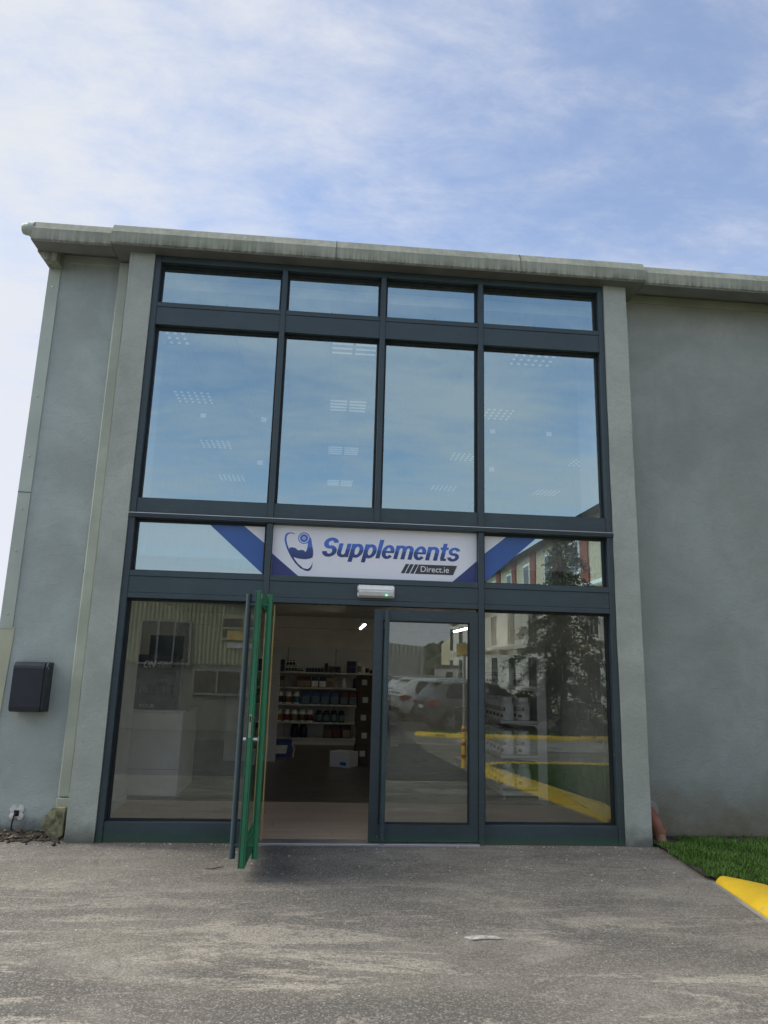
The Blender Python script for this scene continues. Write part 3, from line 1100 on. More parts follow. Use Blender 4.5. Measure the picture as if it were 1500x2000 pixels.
mb.build('foam_collar', MT['foam'], co, smooth=True)
box('hole', -.022, .022, -.019, -.0165, -.028, .022, MT['dark'], co)
MB().tube([(0, -.02, 0), (-.005, -.045, -.01), (-.015, -.05, -.06), (-.02, -.045, -.13), (.01, -.05, -.165), (.12, -.05, -.176), (.30, -.04, -.172)], .008, 8).build('cable', MT['cable'], co, smooth=True)

dpv = thing('drain_pipe', (5.215, .20, 0), 'terracotta plastic drain bend beside the right pilaster', 'pipe')
MB().tube([(.03, .09, .26), (.035, .03, .225), (.045, -.03, .17), (.055, -.06, .10)], .056, 18).build('bend', MT['terra'], dpv, smooth=True)
MB().tube([(.0545, -.058, .118), (.0575, -.066, .088)], .0635, 18).build('collar', MT['terra'], dpv, smooth=True)
MB().tube([(.057, -.064, .09), (.068, -.085, -.03)], .052, 18).build('spigot', MT['terra2'], dpv, smooth=True)
MB().lathe([(.10, .088), (.085, .078), (.05, .075)], (.03, 0, .27), 14, 'Y').build('mortar_patch', MT['concrete'], dpv, smooth=True)

# ------------------------------------------------------------------ shop interior, ground floor
RX0, RX1, RYB, CH = -.25, 5.20, 8.70, 2.60
fl = MB().box(.001, 4.869, .131, .3449, -.05, .004).box(-.255, RX1 + .19, .345, .5599, -.05, .004).box(-.98, RX1 + .19, .56, RYB + .1, -.05, .004).build('shop_floor', MT['darkoak'])
tag(fl, 'wood plank floor of the shop, pale by the door and dark further in', kind='structure')
pl_me = {}


def plank(x0, x1, y0, y1, mat):
    k = (round(x1 - x0, 3), round(y1 - y0, 3), mat.name)
    if k not in pl_me:
        pl_me[k] = MB().box(0, x1 - x0 - .004, 0, y1 - y0 - .003, 0, .010, .0015).mesh('plank', mat)
    o = bpy.data.objects.new('plank', pl_me[k])
    o.location = (x0, y0, .0045)
    link(o, fl)


y = .134
row = 0
while y < 4.3:
    w = .182
    RA, RB = (-.94, RX1) if y > .56 else (RX0, RX1) if y > .345 else (.002, 4.868)
    x = RA - (row * .47) % 1.29
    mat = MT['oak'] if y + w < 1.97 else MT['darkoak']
    while x < RB:
        a, b_ = max(x, RA), min(x + 1.29, RB)
        if b_ - a > .05:
            plank(a, b_, y, y + w, mat)
        x += 1.29
    y += w
    row += 1
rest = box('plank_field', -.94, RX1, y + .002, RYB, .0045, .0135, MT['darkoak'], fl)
iw = MB().box(-.45, -.215, .345, 1.80, .0045, CH).box(-.984, -.95, .56, RYB + .2, .0045, CH).build('interior_wall', MT['plasterw'])
tag(iw, 'white left wall inside the shop', kind='structure')
box('skirting', -.2145, -.198, .35, 1.815, .015, .11, MT['upvc'], iw, .003)
iw2 = box('interior_wall', RX1, RX1 + .2, .345, RYB + .2, .0045, CH, MT['plasterw'])
tag(iw2, 'white painted block wall inside the shop on the right', kind='structure')
bk_me = {}
bh, bl = .225, .45
for r_ in range(11):
    y = .36 - (r_ % 2) * bl / 2
    while y < 4.6:
        a, b_ = max(y, .36), min(y + bl, 4.6)
        if b_ - a > .06:
            k = round(b_ - a, 3)
            if k not in bk_me:
                bk_me[k] = MB().box(-.012, -.0005, 0, k - .009, 0, bh - .009, .0025).mesh('block', MT['block'])
            o = bpy.data.objects.new('block', bk_me[k])
            o.location = (RX1 - random.uniform(0, .0015), a, .12 + r_ * bh)
            link(o, iw2)
        y += bl
box('skirting', RX1 - .030, RX1 - .014, .36, 4.6, .015, .115, MT['upvc'], iw2, .003)
box('conduit', RX1 - .034, RX1 - .014, 1.22, 1.24, .116, 2.55, MT['upvc'], iw2, .004)
al = box('fire_alarm_point', RX1 - .045, RX1 - .0135, 1.00, 1.09, 1.16, 1.27, MT['redband'], None, .004)
tag(al, 'small red fire alarm call point on the white block wall', 'alarm')
box('button_plate', RX1 - .049, RX1 - .0455, 1.025, 1.065, 1.19, 1.24, MT['sticker'], al)
iw3 = box('interior_wall', -.948, RX1 + .19, RYB, RYB + .15, .0045, CH, MT['plasterw'])
tag(iw3, 'pale back wall inside the shop', kind='structure')
box('bulkhead', -.94, RX1 - .002, RYB - .25, RYB - .002, 2.36, CH - .002, MT['ceil'], iw3)
ce = MB().box(-.449, RX1 + .199, .345, .5599, CH + .002, 3.05).box(-.98, RX1 + .199, .56, RYB + .149, CH + .002, 3.05).box(.002, 4.868, .135, .3449, CH + .002, 3.05).build('ceiling', MT['ceil'])
tag(ce, 'plain ceiling of the shop below the upper floor', kind='structure')

# lit strip lights hanging in the shop
for lab, x in (('lit strip light hanging over the aisle, seen through the open doorway', 2.66), ('lit strip light hanging near the right wall, seen through the closed door', 4.47)):
    t_ = thing('strip_light', (x, 6.05, 2.29), lab, 'light', 'lit strip lights in the shop')
    MB().box(-.04, .04, -.72, .72, .012, .05, .006).build('housing', MT['upvc'], t_)
    MB().tube([(0, -.70, 0), (0, .70, 0)], .018, 10).build('tube', MT['led'], t_, smooth=True)
    for yy_ in (-.55, .55):
        MB().tube([(0, yy_, .05), (0, yy_, CH - 2.29)], .003, 6).build('hanger', MT['galv'], t_)

# ---- packaged goods
JARM = {}
for nm, c in dict(navy=(.02, .03, .12), orange=(.40, .13, .04), cyan=(.05, .33, .48), yellow=(.55, .42, .06), red=(.42, .03, .06), tan=(.46, .36, .24),
                  brown=(.25, .10, .05), maroon=(.22, .02, .05), sky=(.25, .42, .52), black=(.02, .02, .022), white=(.72, .73, .72), blue=(.03, .12, .45), cream=(.55, .48, .34), green=(.06, .20, .08)).items():
    JARM[nm] = plain('print_' + nm, tuple(x * (1.08 if nm == 'white' else .45) for x in c), .4, var=.15, vscale=9)
ORD = ['first', 'second', 'third', 'fourth', 'fifth', 'sixth', 'seventh', 'eighth', 'ninth', 'tenth', 'eleventh', 'twelfth', 'thirteenth', 'fourteenth', 'fifteenth', 'sixteenth']
_mc = {}


def cached(key, fn):
    if key not in _mc:
        _mc[key] = fn()
    return _mc[key]


def part(name, me, parent, loc=(0, 0, 0)):
    o = bpy.data.objects.new(name, me)
    o.location = loc
    return link(o, parent)


def jar(loc, h, r, body, band, lid, label, group, rz=0.0):
    t_ = thing('tub', loc, label, 'tub', group, rz)
    part('body', cached(('jb', h, r, body), lambda: MB().lathe([(r * .9, 0), (r, h * .03), (r, h * .70), (r * .93, h * .78), (r * .72, h * .84), (r * .70, h * .86)], n=18).mesh('body', JARM[body], True)), t_)
    part('lid', cached(('jl', h, r, lid), lambda: MB().lathe([(r * .76, h * .85), (r * .78, h * .86), (r * .78, h * .985), (r * .72, h)], n=18).mesh('lid', JARM[lid], True)), t_)
    part('label', cached(('jw', h, r, band), lambda: MB().lathe([(r * 1.0, h * .12), (r * 1.012, h * .13), (r * 1.012, h * .62), (r * 1.0, h * .63)], n=18).mesh('label', JARM[band], True)), t_)
    return t_


def pouch(loc, w, h, d, body, band, label, group, rz=0.0):
    t_ = thing('pouch', loc, label, 'pouch', group, rz)

    def mk():
        mb = MB()
        rows_ = [(0, .5, 1.0), (.12, .55, 1.0), (.55, .42, .98), (.86, .12, .96), (1.0, .03, .96)]
        rg = []
        for hz, dy, wx in rows_:
            rg.append([mb.bm.verts.new((sx * w / 2 * wx, sy * d * dy, hz * h)) for sx, sy in ((-1, -.6), (-.5, -1), (.5, -1), (1, -.6), (1, .6), (.5, 1), (-.5, 1), (-1, .6))])
        for a in range(len(rg) - 1):
            for k in range(8):
                mb.bm.faces.new((rg[a][k], rg[a][(k + 1) % 8], rg[a + 1][(k + 1) % 8], rg[a + 1][k]))
        mb.bm.faces.new(rg[0][::-1])
        mb.bm.faces.new(rg[-1])
        return mb.mesh('bag', JARM[body], True)
    part('bag', cached(('pb', w, h, d, body), mk), t_)
    part('printed_panel', cached(('pp', w, h, d, band), lambda: MB().prism([(-w * .42, h * .06), (w * .42, h * .06), (w * .42, h * .60), (-w * .42, h * .60)], -d * .60, -d * .57, 'Y').mesh('panel', JARM[band])), t_)
    part('top_strip', cached(('pt', w, h, d), lambda: MB().box(-w * .47, w * .47, -d * .16, d * .10, h * .90, h * .985).mesh('strip', JARM['black'])), t_)
    return t_


def carton(loc, w, d, h, mat, label, group=None, rz=0.0, tape=True):
    t_ = thing('carton', loc, label, 'box', group, rz)
    part('body', cached(('cb', w, d, h, mat.name), lambda: MB().box(-w / 2, w / 2, -d / 2, d / 2, 0, h, .006).mesh('body', mat)), t_)
    if tape:
        part('address_label', cached(('cl', w, d, h), lambda: MB().box(-w * .36, -w * .20, -d / 2 - .0015, -d / 2 - .0005, h * .42, h * .74).mesh('address_label', MT['paper'])), t_)
    return t_


# ---- back wall shelving
SY0, SY1 = 8.16, 8.60
sh = thing('shelving_unit', (0, SY0, .0135), 'long white shelving bay along the back wall of the shop', 'shelving')
box('back_panel', .55, 3.60, .44, .46, .02, 1.93, MT['shelf'], sh)
box('plinth', .55, 3.60, .03, .05, .0, .115, MT['shelf'], sh)
SHZ = [.139, .449, .802, 1.138, 1.446]
for z in SHZ:
    for a, b_ in ((.55, 1.238), (1.242, 2.248), (2.252, 3.25), (3.254, 3.60)):
        box('shelf', a, b_, 0.0, .438, z - .030 - .0135, z - .0135, MT['shelf'], sh, .004)
for x in (.545, 1.24, 2.25, 3.252):
    box('upright', x - .014, x + .014, .425, .439, 0, 1.93, MT['galv'], sh)
names = {0: 'bottom shelf', 1: 'fourth shelf', 2: 'third shelf', 3: 'second shelf', 4: 'top shelf'}
GB = 'goods on the back wall shelves'
sy = SY0 + .12
# third shelf from the top: tubs and blue pouches
x = 1.10
for i, (b_, bd_) in enumerate((('white', 'navy'), ('white', 'orange'), ('white', 'cyan'))):
    jar((1.13 + i * .165, sy, SHZ[2]), .24, .070, b_, bd_, 'white', f'white tub with {bd_} label, {ORD[i]} from the left on the middle back shelf', GB)
for i, x in enumerate((1.66, 1.86, 2.06, 2.25, 2.45, 2.63)):
    cc = ('blue', 'sky') if i < 4 else ('maroon', 'sky')
    pouch((x, sy, SHZ[2]), .175, .265, .07, cc[0], cc[1], f'{"blue" if i < 4 else "maroon"} and silver pouch, {ORD[i]} of six beside the tubs on the middle back shelf', GB)
for i, x in enumerate((2.83, 3.02)):
    pouch((x, sy, SHZ[2]), .175, .265, .07, 'red', 'cream', f'red topped pouch above the dark cartons, {ORD[i]} one on the middle back shelf', GB)
# fourth shelf
for i, bd_ in enumerate(('yellow', 'red', 'tan', 'brown', 'maroon')):
    jar((1.12 + i * .158, sy, SHZ[1]), .235, .070, 'white', bd_, 'white', f'white tub with {bd_} label, {ORD[i]} from the left on the fourth back shelf', GB)
for i in range(4):
    jar((1.94 + i * .155, sy, SHZ[1]), .235, .068, 'black', 'sky', 'black', f'black tub with silver label, {ORD[i]} black one on the fourth back shelf', GB)
# bottom shelf
for i, x in enumerate((1.46, 1.64)):
    jar((x, sy, SHZ[0]), .26, .082, 'black', 'navy', 'black', f'big black tub with {"dark" if i == 0 else "blue glinting"} label, {ORD[i]} on the bottom back shelf', GB)
for i, (x, bd_) in enumerate(((2.14, 'brown'), (2.33, 'maroon'), (2.52, 'cream'))):
    pouch((x, sy, SHZ[0]), .185, .27, .07, 'black', bd_, f'black pouch with {bd_} picture on the bottom back shelf', GB)
# second shelf
for i, (x, a, b_) in enumerate(((1.13, 'brown', 'cream'), (1.53, 'red', 'cream'), (1.67, 'maroon', 'cream'), (1.83, 'navy', 'white'), (1.99, 'navy', 'white'), (2.15, 'cream', 'tan'))):
    pouch((x, sy, SHZ[3]), .16, .22, .06, a, b_, f'{a} topped pouch, {ORD[i]} from the left on the second back shelf', GB)
jar((2.43, sy, SHZ[3]), .20, .050, 'white', 'white', 'white', 'plain white bottle standing alone on the second back shelf', GB)
for i, x in enumerate((2.66, 2.76, 2.86, 2.96, 3.06)):
    jar((x, sy, SHZ[3]), .21 - .03 * (i % 2), .04, 'black', 'navy', 'black', f'slim black bottle, {ORD[i]} of five at the right end of the second back shelf', GB)
# top shelf
for i in range(2):
    carton((1.12, sy, SHZ[4] + i * .122), .13, .15, .12, MT['navybox'], f'navy box at the left end of the top back shelf, {"lower" if i == 0 else "upper"} of two', GB, tape=False)
for i in range(6):
    jar((1.24 + i * .062, sy, SHZ[4]), .12 if i < 4 else .075, .027, 'white', 'green', 'black', f'small pale bottle, {ORD[i]} in the row on the top back shelf', GB)
for i in range(3):
    jar((1.255 + i * .062, sy, SHZ[4] + .121), .11, .026, 'white', 'navy', 'black', f'small pale bottle stacked on the row, {ORD[i]} on the top back shelf', GB)
for i in range(6):
    carton((1.66 + i * .062, sy, SHZ[4]), .058, .12, .085, MT['navybox'], f'low navy carton, {ORD[i]} of six on the top back shelf', GB, tape=False)
carton((2.055, sy, SHZ[4]), .07, .12, .19, MT['navybox'], 'tall navy carton between the low ones on the top back shelf', GB, tape=False)
for i in range(3):
    carton((2.14 + i * .085, sy, SHZ[4]), .08, .13, .125, MT['black'], f'black carton, {ORD[i]} of three on the top back shelf', GB, tape=False)
for i in range(2):
    for j in range(2):
        carton((2.53 + i * .095, sy, SHZ[4] + j * .122), .092, .14, .12, MT['navybox'], f'navy display carton, {"left" if i == 0 else "right"} {"lower" if j == 0 else "upper"} of four on the top back shelf', GB, tape=False)
for i, hh in enumerate((.24, .17, .17, .09, .24)):
    jar((2.74 + i * .085, sy, SHZ[4]), hh, .036, 'white' if i != 3 else 'black', ('tan', 'white', 'black', 'navy', 'green')[i], 'white', f'slim supplement tub, {ORD[i]} of five at the right end of the top back shelf', GB)

# cartons and boxes on the floor
for i in range(5):
    hh = .285
    carton((2.85 + (.012 if i % 2 else -.01), 5.55, .0135 + i * (hh + .002)), .56, .40, hh, MT['carton'], f'dark brown carton, {ORD[i]} from the floor in the stack behind the closed door', 'stacked cartons')
wb = carton((2.37, 5.05, .0135), .36, .30, .235, MT['paper'], 'white cardboard box with blue print on the shop floor', rz=R(-32), tape=False)
box('blue_print', .02, .13, -.152, -.1508, .035, .085, MT['bluefilm'], wb)
box('side_print', -.1815, -.1803, -.03, -.01, .05, .14, MT['ink'], wb)
bt = thing('bag_tub', (1.28, 6.2, .0135), 'blue and white lidded tub on the floor left of the doorway', 'tub', rz=R(12))
MB().prism([(-.16, 0), (.16, 0), (.19, .26), (-.19, .26)], -.13, .13, 'Y').build('body', JARM['blue'], bt)
MB().prism([(-.11, .06), (.10, .06), (.115, .20), (-.12, .20)], -.134, -.131, 'Y').build('label', JARM['white'], bt)
MB().box(-.20, .20, -.14, .14, .26, .285, .008).build('lid', JARM['blue'], bt)
MB().tube([(.19, -.10, .24), (.24, -.12, .14), (.22, -.12, .0)], .012, 8).build('strap', JARM['white'], bt)

# ---- right hand shelving with white tubs, its end towards the window
rs = thing('shelving_unit', (4.70, 2.25, .0135), 'white shelving bay of large tubs inside the right window', 'shelving')
box('end_panel', .02, .14, 0.0, .02, .0, 1.95, MT['shelf'], rs, .003)
box('back_panel', .12, .14, .021, 3.2, .0, 1.95, MT['shelf'], rs)
box('plinth', -.44, .118, .021, 3.2, .05, .135, MT['shelf'], rs)
for k, z in enumerate((.150, .545, .965, 1.40, 1.84)):
    for a, b_ in ((.021, 1.06), (1.064, 2.12), (2.124, 3.2)):
        s_ = box('shelf', -.455, .118, a, b_, z - .0135 - .038, z - .0135, MT['shelf'], rs, .004)
    MB().prism([(-.455, z - .055), (.019, z - .055), (.019, z - .11), (-.02, z - .075), (-.44, z - .052)], .0, .018, 'Y').build('bracket', MT['shelf'], rs)
for x, yv in ((-.40, .06), (.08, .06), (-.40, 3.1), (.08, 3.1)):
    MB().lathe([(.022, 0), (.022, .008), (.008, .012), (.008, .052)], (x, yv, 0), 10).build('foot', MT['galv'], rs)
tub_body = MB().lathe([(.080, 0), (.091, .008), (.091, .185), (.083, .215), (.066, .232), (.063, .238)], n=24).mesh('body', JARM['white'], True)
tub_lid = MB().lathe([(.067, .236), (.070, .238), (.070, .280), (.066, .286)], n=24).mesh('lid', JARM['white'], True)


def wrap(mat, a0, a1, z0, z1, rr, n=10):
    mb = MB()
    lo, hi = [], []
    for k in range(n + 1):
        a = a0 + (a1 - a0) * k / n
        lo.append((rr * math.cos(a), rr * math.sin(a), z0))
        hi.append((rr * math.cos(a), rr * math.sin(a), z1))
    for k in range(n):
        mb.quad(lo[k], lo[k + 1], hi[k + 1], hi[k])
    bmesh.ops.remove_doubles(mb.bm, verts=mb.bm.verts[:], dist=1e-5)
    return mb.mesh('wrap', mat, True)


def text_wrap(txt, mat, a_mid, width, z0, z1, rr):
    me_ = text_mesh(txt, 1.0, .02, .0)
    n = len(me_.vertices)
    a = np.empty(n * 3)
    me_.vertices.foreach_get('co', a)
    a = a.reshape(-1, 3)
    mn, mx_ = a.min(0), a.max(0)
    u = (a[:, 0] - mn[0]) / (mx_[0] - mn[0]) - .5
    ang = a_mid + u * width / rr
    z = z0 + (a[:, 1] - mn[1]) / (mx_[1] - mn[1]) * (z1 - z0)
    me_.vertices.foreach_set('co', np.stack([rr * np.cos(ang), rr * np.sin(ang), z], 1).ravel())
    me_.materials.clear()
    me_.materials.append(mat)
    me_.update()
    return me_


FA = R(200)                                # labels face the aisle and the window
tub_kinds = {}
for kc, top_ in (('brown', 'brown'), ('red', 'red'), ('orange', 'orange'), ('tan', 'white')):
    tub_kinds[kc] = (wrap(JARM['white'], FA - 1.6, FA + 1.6, .02, .165, .0915), wrap(JARM[top_], FA - .75, FA + .75, .118, .162, .0921), text_wrap('WHEY', MT['whiteink'] if top_ != 'white' else MT['ink'], FA, .105, .124, .156, .0926),
                     wrap(JARM[kc], FA - .15, FA + .42, .035, .075, .0921))
for k, z in enumerate((.150, .545, .965, 1.40)):
    kinds = (('tan',), ('brown', 'brown', 'red'), ('brown', 'brown', 'orange'), ('red',))[k]
    nm = ('lowest', 'second lowest', 'third', 'top')[k]
    for i in range(2):
        for j in range(7):
            kd = kinds[min(j, len(kinds) - 1)]
            lb = f'white tub with {kd} label, {"front" if i == 0 else "rear"} row, {ORD[j]} from window, {nm} right shelf'
            t_ = thing('tub', (4.70 - .345 + i * .215, 2.25 + .135 + j * .205, z), lb, 'tub', 'large white tubs on the right shelving', random.uniform(-.12, .12) + (.35 if i else .15))
            part('body', tub_body, t_)
            part('lid', tub_lid, t_)
            a, b_, c_, d_ = tub_kinds[kd]
            lo = part('label', a, t_)
            part('colour_block', b_, lo)
            part('lettering', c_, lo)
            part('picture', d_, lo)

# ---- counter with black display
ct = thing('counter', (-.02, 2.23, .0135), 'white sales counter inside the left window', 'counter')
MB().box(-.80, .30, 0, 1.05, 0, .96, .004).build('body', MT['plasterw'], ct)
MB().box(-.803, .33, -.03, 1.08, .961, .99, .005).build('worktop', MT['shelf'], ct)
box('panel_joint', -.79, .299, -.0015, -.0002, .30, .304, MT['concrete'], ct)
dsp = thing('display_stand', (-.15, 2.33, 1.004), 'black counter display with ON OPTIMUM NUTRITION header on the white counter', 'display stand')
box('side_panel', -.285, -.265, 0, .30, 0, .62, MT['black'], dsp)
box('side_panel', .265, .285, 0, .30, 0, .62, MT['black'], dsp)
box('back_panel', -.264, .264, .28, .30, 0, .62, MT['black'], dsp)
for z in (.0, .17, .33):
    box('shelf', -.264, .264, .0, .279, z, z + .02, MT['black'], dsp)
box('header', -.29, .29, -.02, -.001, .45, .66, MT['black'], dsp, .003)
box('front_board', -.29, .29, -.03, -.012, .0, .16, MT['black'], dsp, .003)
put_text('lettering', 'ON', -.115, .035, .500, .590, -.0205, MT['whiteink'], dsp, offset=.03, shear=.3)
put_text('lettering', 'OPTIMUM', .055, .225, .550, .585, -.0205, MT['whiteink'], dsp, offset=.01)
put_text('lettering', 'NUTRITION', .055, .225, .505, .540, -.0205, MT['whiteink'], dsp, offset=.01)
put_text('lettering', 'YOUR', -.13, .06, .020, .065, -.0305, MT['galv'], dsp, offset=.01)
for i in range(6):
    jar((-.15 - .21 + i * .084, 2.44, 1.004 + .191), .12, .03, 'black', 'navy', 'black', f'small dark tub, {ORD[i]} on the upper shelf of the counter display', 'goods in the counter display')
mon = thing('monitor', (-.12, 2.85, 1.0045), 'black monitor on the counter behind the display', 'monitor')
MB().box(-.22, .22, 0, .03, .62, .92, .006).build('screen', MT['black'], mon)
MB().box(-.03, .03, .0, .03, .01, .66).build('stem', MT['black'], mon)
MB().box(-.10, .10, -.08, .10, 0, .012, .004).build('base', MT['black'], mon)
ws = thing('shelf_rack', (.80, 5.2, .0135), 'grey slatwall stand of small white shelves deep inside the left window', 'rack')
box('board', -.40, .45, .30, .33, 0, 1.75, MT['ceil'], ws)
for k, (x, z, w) in enumerate(((0.05, 1.32, .55), (-.1, 1.0, .3), (-.1, .66, .22), (-.1, .40, .22), (-.05, .2, .26))):
    box('shelf', x - w / 2, x + w / 2, .12, .299, z, z + .02, MT['shelf'], ws)
for i, x in enumerate((-.19, -.08)):
    jar((.80 + x, 5.40, 1.034), .17, .045, 'white', 'white', 'white', f'white bottle on the slatwall stand, {"left" if i == 0 else "right"} of a pair', 'bottles on the slatwall stand')

# ------------------------------------------------------------------ upper floor room
UC = 5.60
uf = MB().box(-.98, 8.4, .56, 11.2, 3.052, 3.075).box(.002, 4.868, .136, .5599, 3.052, 3.075).build('upper_floor', MT['upfloor'])
tag(uf, 'bare floor of the upper room behind the big panes', kind='structure')
uc = box('upper_ceiling', -.98, 8.4, .60, 11.2, UC, UC + .05, MT['ceil'])
tag(uc, 'tiled ceiling of the upper room with recessed lights', kind='structure')
for k in range(-1, 14):
    xg = .0 + k * .6 - .52
    if -1 < xg < 8.4:
        box('grid_bar', xg - .012, xg + .012, .61, 11.19, UC - .006, UC - .0005, MT['galv'], uc)
uw = MB().box(-1.0, 8.4, 11.2, 11.3, 3.08, UC - .002).build('upper_wall', MT['ceil'])
tag(uw, 'back wall of the upper room', kind='structure')
uwl = MB().box(-.984, -.9, .56, 11.19, 3.08, UC - .002).build('upper_wall', MT['plasterw'])
tag(uwl, 'left wall of the upper room', kind='structure')
uwr = MB().box(8.3, 8.4, .56, 11.19, 3.08, UC - .002).build('upper_wall', MT['plasterw'])
tag(uwr, 'right wall of the upper room', kind='structure')
for lab, x0, x1, yb in (('white window reveal at the left of the upper room', -.30, .004, .70), ('white window reveal at the right of the upper room', 4.866, 5.16, .86)):
    xi = (-.0015, .004) if x0 < 1 else (4.866, 4.8715)
    o = MB().box(xi[0], xi[1], .140, .3495, 3.08, UC + .12).box(x0, x1, .35, yb, 3.08, UC + .12).build('window_reveal', MT['plasterw'])
    tag(o, lab, kind='structure')
hd = box('window_head', .006, 4.864, .34, .598, UC - .0, UC + .12, MT['plasterw'])
tag(hd, 'plaster head above the upper windows', kind='structure')
GL_ = 'recessed louvre lights in the upper ceiling'
lt = None
tray = MB().box(-.295, .295, -.295, .295, -.012, -.0065, .002).mesh('tray', MT['galv'])
def blade(mb, x0, x1, y):
    """louvre blade, leaning a little; its glint is a glow in the material"""
    mb.prism([(y - .0215, -.0125), (y - .0195, -.026), (y + .004, -.026), (y + .004, -.0125)], x0, x1, 'X')


mb = MB()
for i in range(4):
    for j in range(6):
        blade(mb, -.268 + j * .098, -.232 + j * .098, -.20 + i * .135)
cells = mb.mesh('louvre_cells', MT['louvre'])
mb = MB()
for i in range(4):
    for sx in (-.15, .15):
        blade(mb, sx - .13, sx + .13, -.20 + i * .135)
bars_ = mb.mesh('louvre_bars', MT['louvre'])
rown = ('nearest the glass', 'second row in', 'third row in', 'far row')
for ci, x in enumerate((-.2, 2.18, 4.53, 6.9)):
    for ri, y in enumerate((1.48, 3.62, 6.02, 8.48)):
        t_ = thing('ceiling_light', (x, y, UC), f'recessed louvre light upstairs, {ORD[ci]} column from the left, {rown[ri]}', 'light', GL_)
        part('tray', tray, t_)
        part('louvre', bars_ if ci == 1 else cells, t_)
for i, (x, z) in enumerate(((.613, 4.07), (1.23, 4.061), (1.222, 3.597), (3.641, 4.068), (4.254, 4.073), (3.628, 3.649))):
    o = box('glazing_sticker', x - .028, x + .028, .0955, .0965, z - .024, z + .024, MT['sticker'])
    tag(o, ('small white sticker inside the first big upper pane, left one', 'small white sticker inside the first big upper pane, near the mullion', 'small white sticker inside the first big upper pane, lowest one',
            'small white sticker inside the fourth big upper pane, near the mullion', 'small white sticker inside the fourth big upper pane, right one', 'small white sticker inside the fourth big upper pane, lowest one')[i], 'sticker', 'stickers inside the upper panes')

# ------------------------------------------------------------------ grass bed, kerbs and ground litter
def kerb_path(t):
    """front edge of the bed: down the side, round the corner, along the street"""
    if t < 5.6:
        return (5.19 - .055 * t, -1.0 - t)
    if t < 7.6:
        a = (t - 5.6) / 2.0 * math.pi / 2
        return (4.88 + 1.4 * (1 - math.cos(a)), -6.6 - 1.4 * math.sin(a))
    return (6.28 + (t - 7.6), -8.0)


KP = [kerb_path(t) for t in [0, .05, .1, .15] + list(np.arange(.2, 5.6, .2)) + list(np.arange(5.6, 7.6, .2)) + [7.6, 9, 12, 16, 22]]


def kerb_strip(path, name, w=.36, hmax=.11, ramp_len=.9, side=1):
    mb = MB()
    rings = []
    d_acc = 0
    for i, (x, y) in enumerate(path):
        if i:
            d_acc += math.hypot(x - path[i - 1][0], y - path[i - 1][1])
        x0, y0 = path[max(i - 1, 0)]
        x1, y1 = path[min(i + 1, len(path) - 1)]
        L = math.hypot(x1 - x0, y1 - y0)
        nx, ny = -(y1 - y0) / L * side, (x1 - x0) / L * side
        h = hmax * min(1, .50 + .5 * d_acc / ramp_len) if ramp_len else hmax
        ww = w * min(1, .30 + .70 * math.sin(min(1, d_acc / .40) * math.pi / 2)) if ramp_len else w
        z = gz(y)
        P = []
        for u, hh in ((0, -.05), (0, h * .18), (.10, h * .55), (.32, h * .92), (.6, h), (1.0, h * .9), (1.0, -.05)):
            P.append(mb.bm.verts.new((x + nx * u * ww, y + ny * u * ww, z + hh)))
        rings.append(P)
    for a in range(len(rings) - 1):
        for k in range(6):
            mb.bm.faces.new((rings[a][k], rings[a][k + 1], rings[a + 1][k + 1], rings[a + 1][k]))
    mb.bm.faces.new(rings[0])
    mb.bm.faces.new(rings[-1][::-1])
    return mb.build(name, MT['kerb'], None, smooth=True)


k1 = kerb_strip(KP, 'kerb')
tag(k1, 'yellow painted kerb edging the grass bed on the right', kind='structure')
k2 = kerb_strip([(5.0, -16.3), (5.6, -15.9), (6.6, -15.5), (8, -15.4), (14, -15.4), (24, -15.4)], 'kerb', .3, .12, 0, -1)
tag(k2, 'far yellow kerb across the road, seen in the glass', kind='structure')
# pale concrete strip in front of the yellow kerb
mb = MB()
for i in range(30):
    (xa, ya), (xb, yb) = KP[i], KP[i + 1]
    mb.quad((xa - .040, ya, gz(ya) + .004), (xa + .03, ya, gz(ya) + .004), (xb + .03, yb, gz(yb) + .004), (xb - .040, yb, gz(yb) + .004))
cs = mb.build('concrete_edging', MT['concrete'])
tag(cs, 'narrow concrete strip beside the yellow kerb', kind='structure')
cp = MB()
for ya, yb in ((-5.2, -7), (-7, -9), (-9, -11.905), (-11.905, -60)):
    cp.quad((-40, yb, gz(yb) + .004), (4.75, yb, gz(yb) + .004), (4.75, ya, gz(ya) + .004), (-40, ya, gz(ya) + .004))
cp.quad((4.751, -60, -.4955), (40, -60, -.4955), (40, -17.6, -.4955), (4.751, -17.6, -.4955))
cp = cp.build('car_park', MT['tarmac'])
tag(cp, 'dark tarmac car park across the yard', kind='structure')
# concrete lane between the kerbs (seen only in the glass)
ln = MB().quad((6.0, -15.35, -.494), (40, -15.35, -.494), (40, -12.2, -.494), (6.0, -12.2, -.494)).build('concrete_lane', MT['concrete'])
tag(ln, 'pale concrete lane beyond the grass bed', kind='structure')

bedpts = [(5.150, .29), (5.150, .06), (5.165, -.30), (5.150, -.62), (5.135, -.86), (5.145, -.93), (5.235, -.985), (5.34, -1.03), (5.42, -1.13), (5.47, -1.28)] + [(x + .25, y) for x, y in KP[6:31]] + [(6.45, -7.72), (28, -7.72), (28, .29)]
bm = bmesh.new()
f = bm.faces.new([bm.verts.new((x, y, gz(y) + .035)) for x, y in bedpts])
bmesh.ops.triangulate(bm, faces=[f])
me = bpy.data.meshes.new('flower_bed')
bm.to_mesh(me)
bm.free()
me.materials.append(MT['soil'])
bed = link(bpy.data.objects.new('grass_bed', me))
tag(bed, 'dark soil bed under the grass right of the doors', kind='structure')


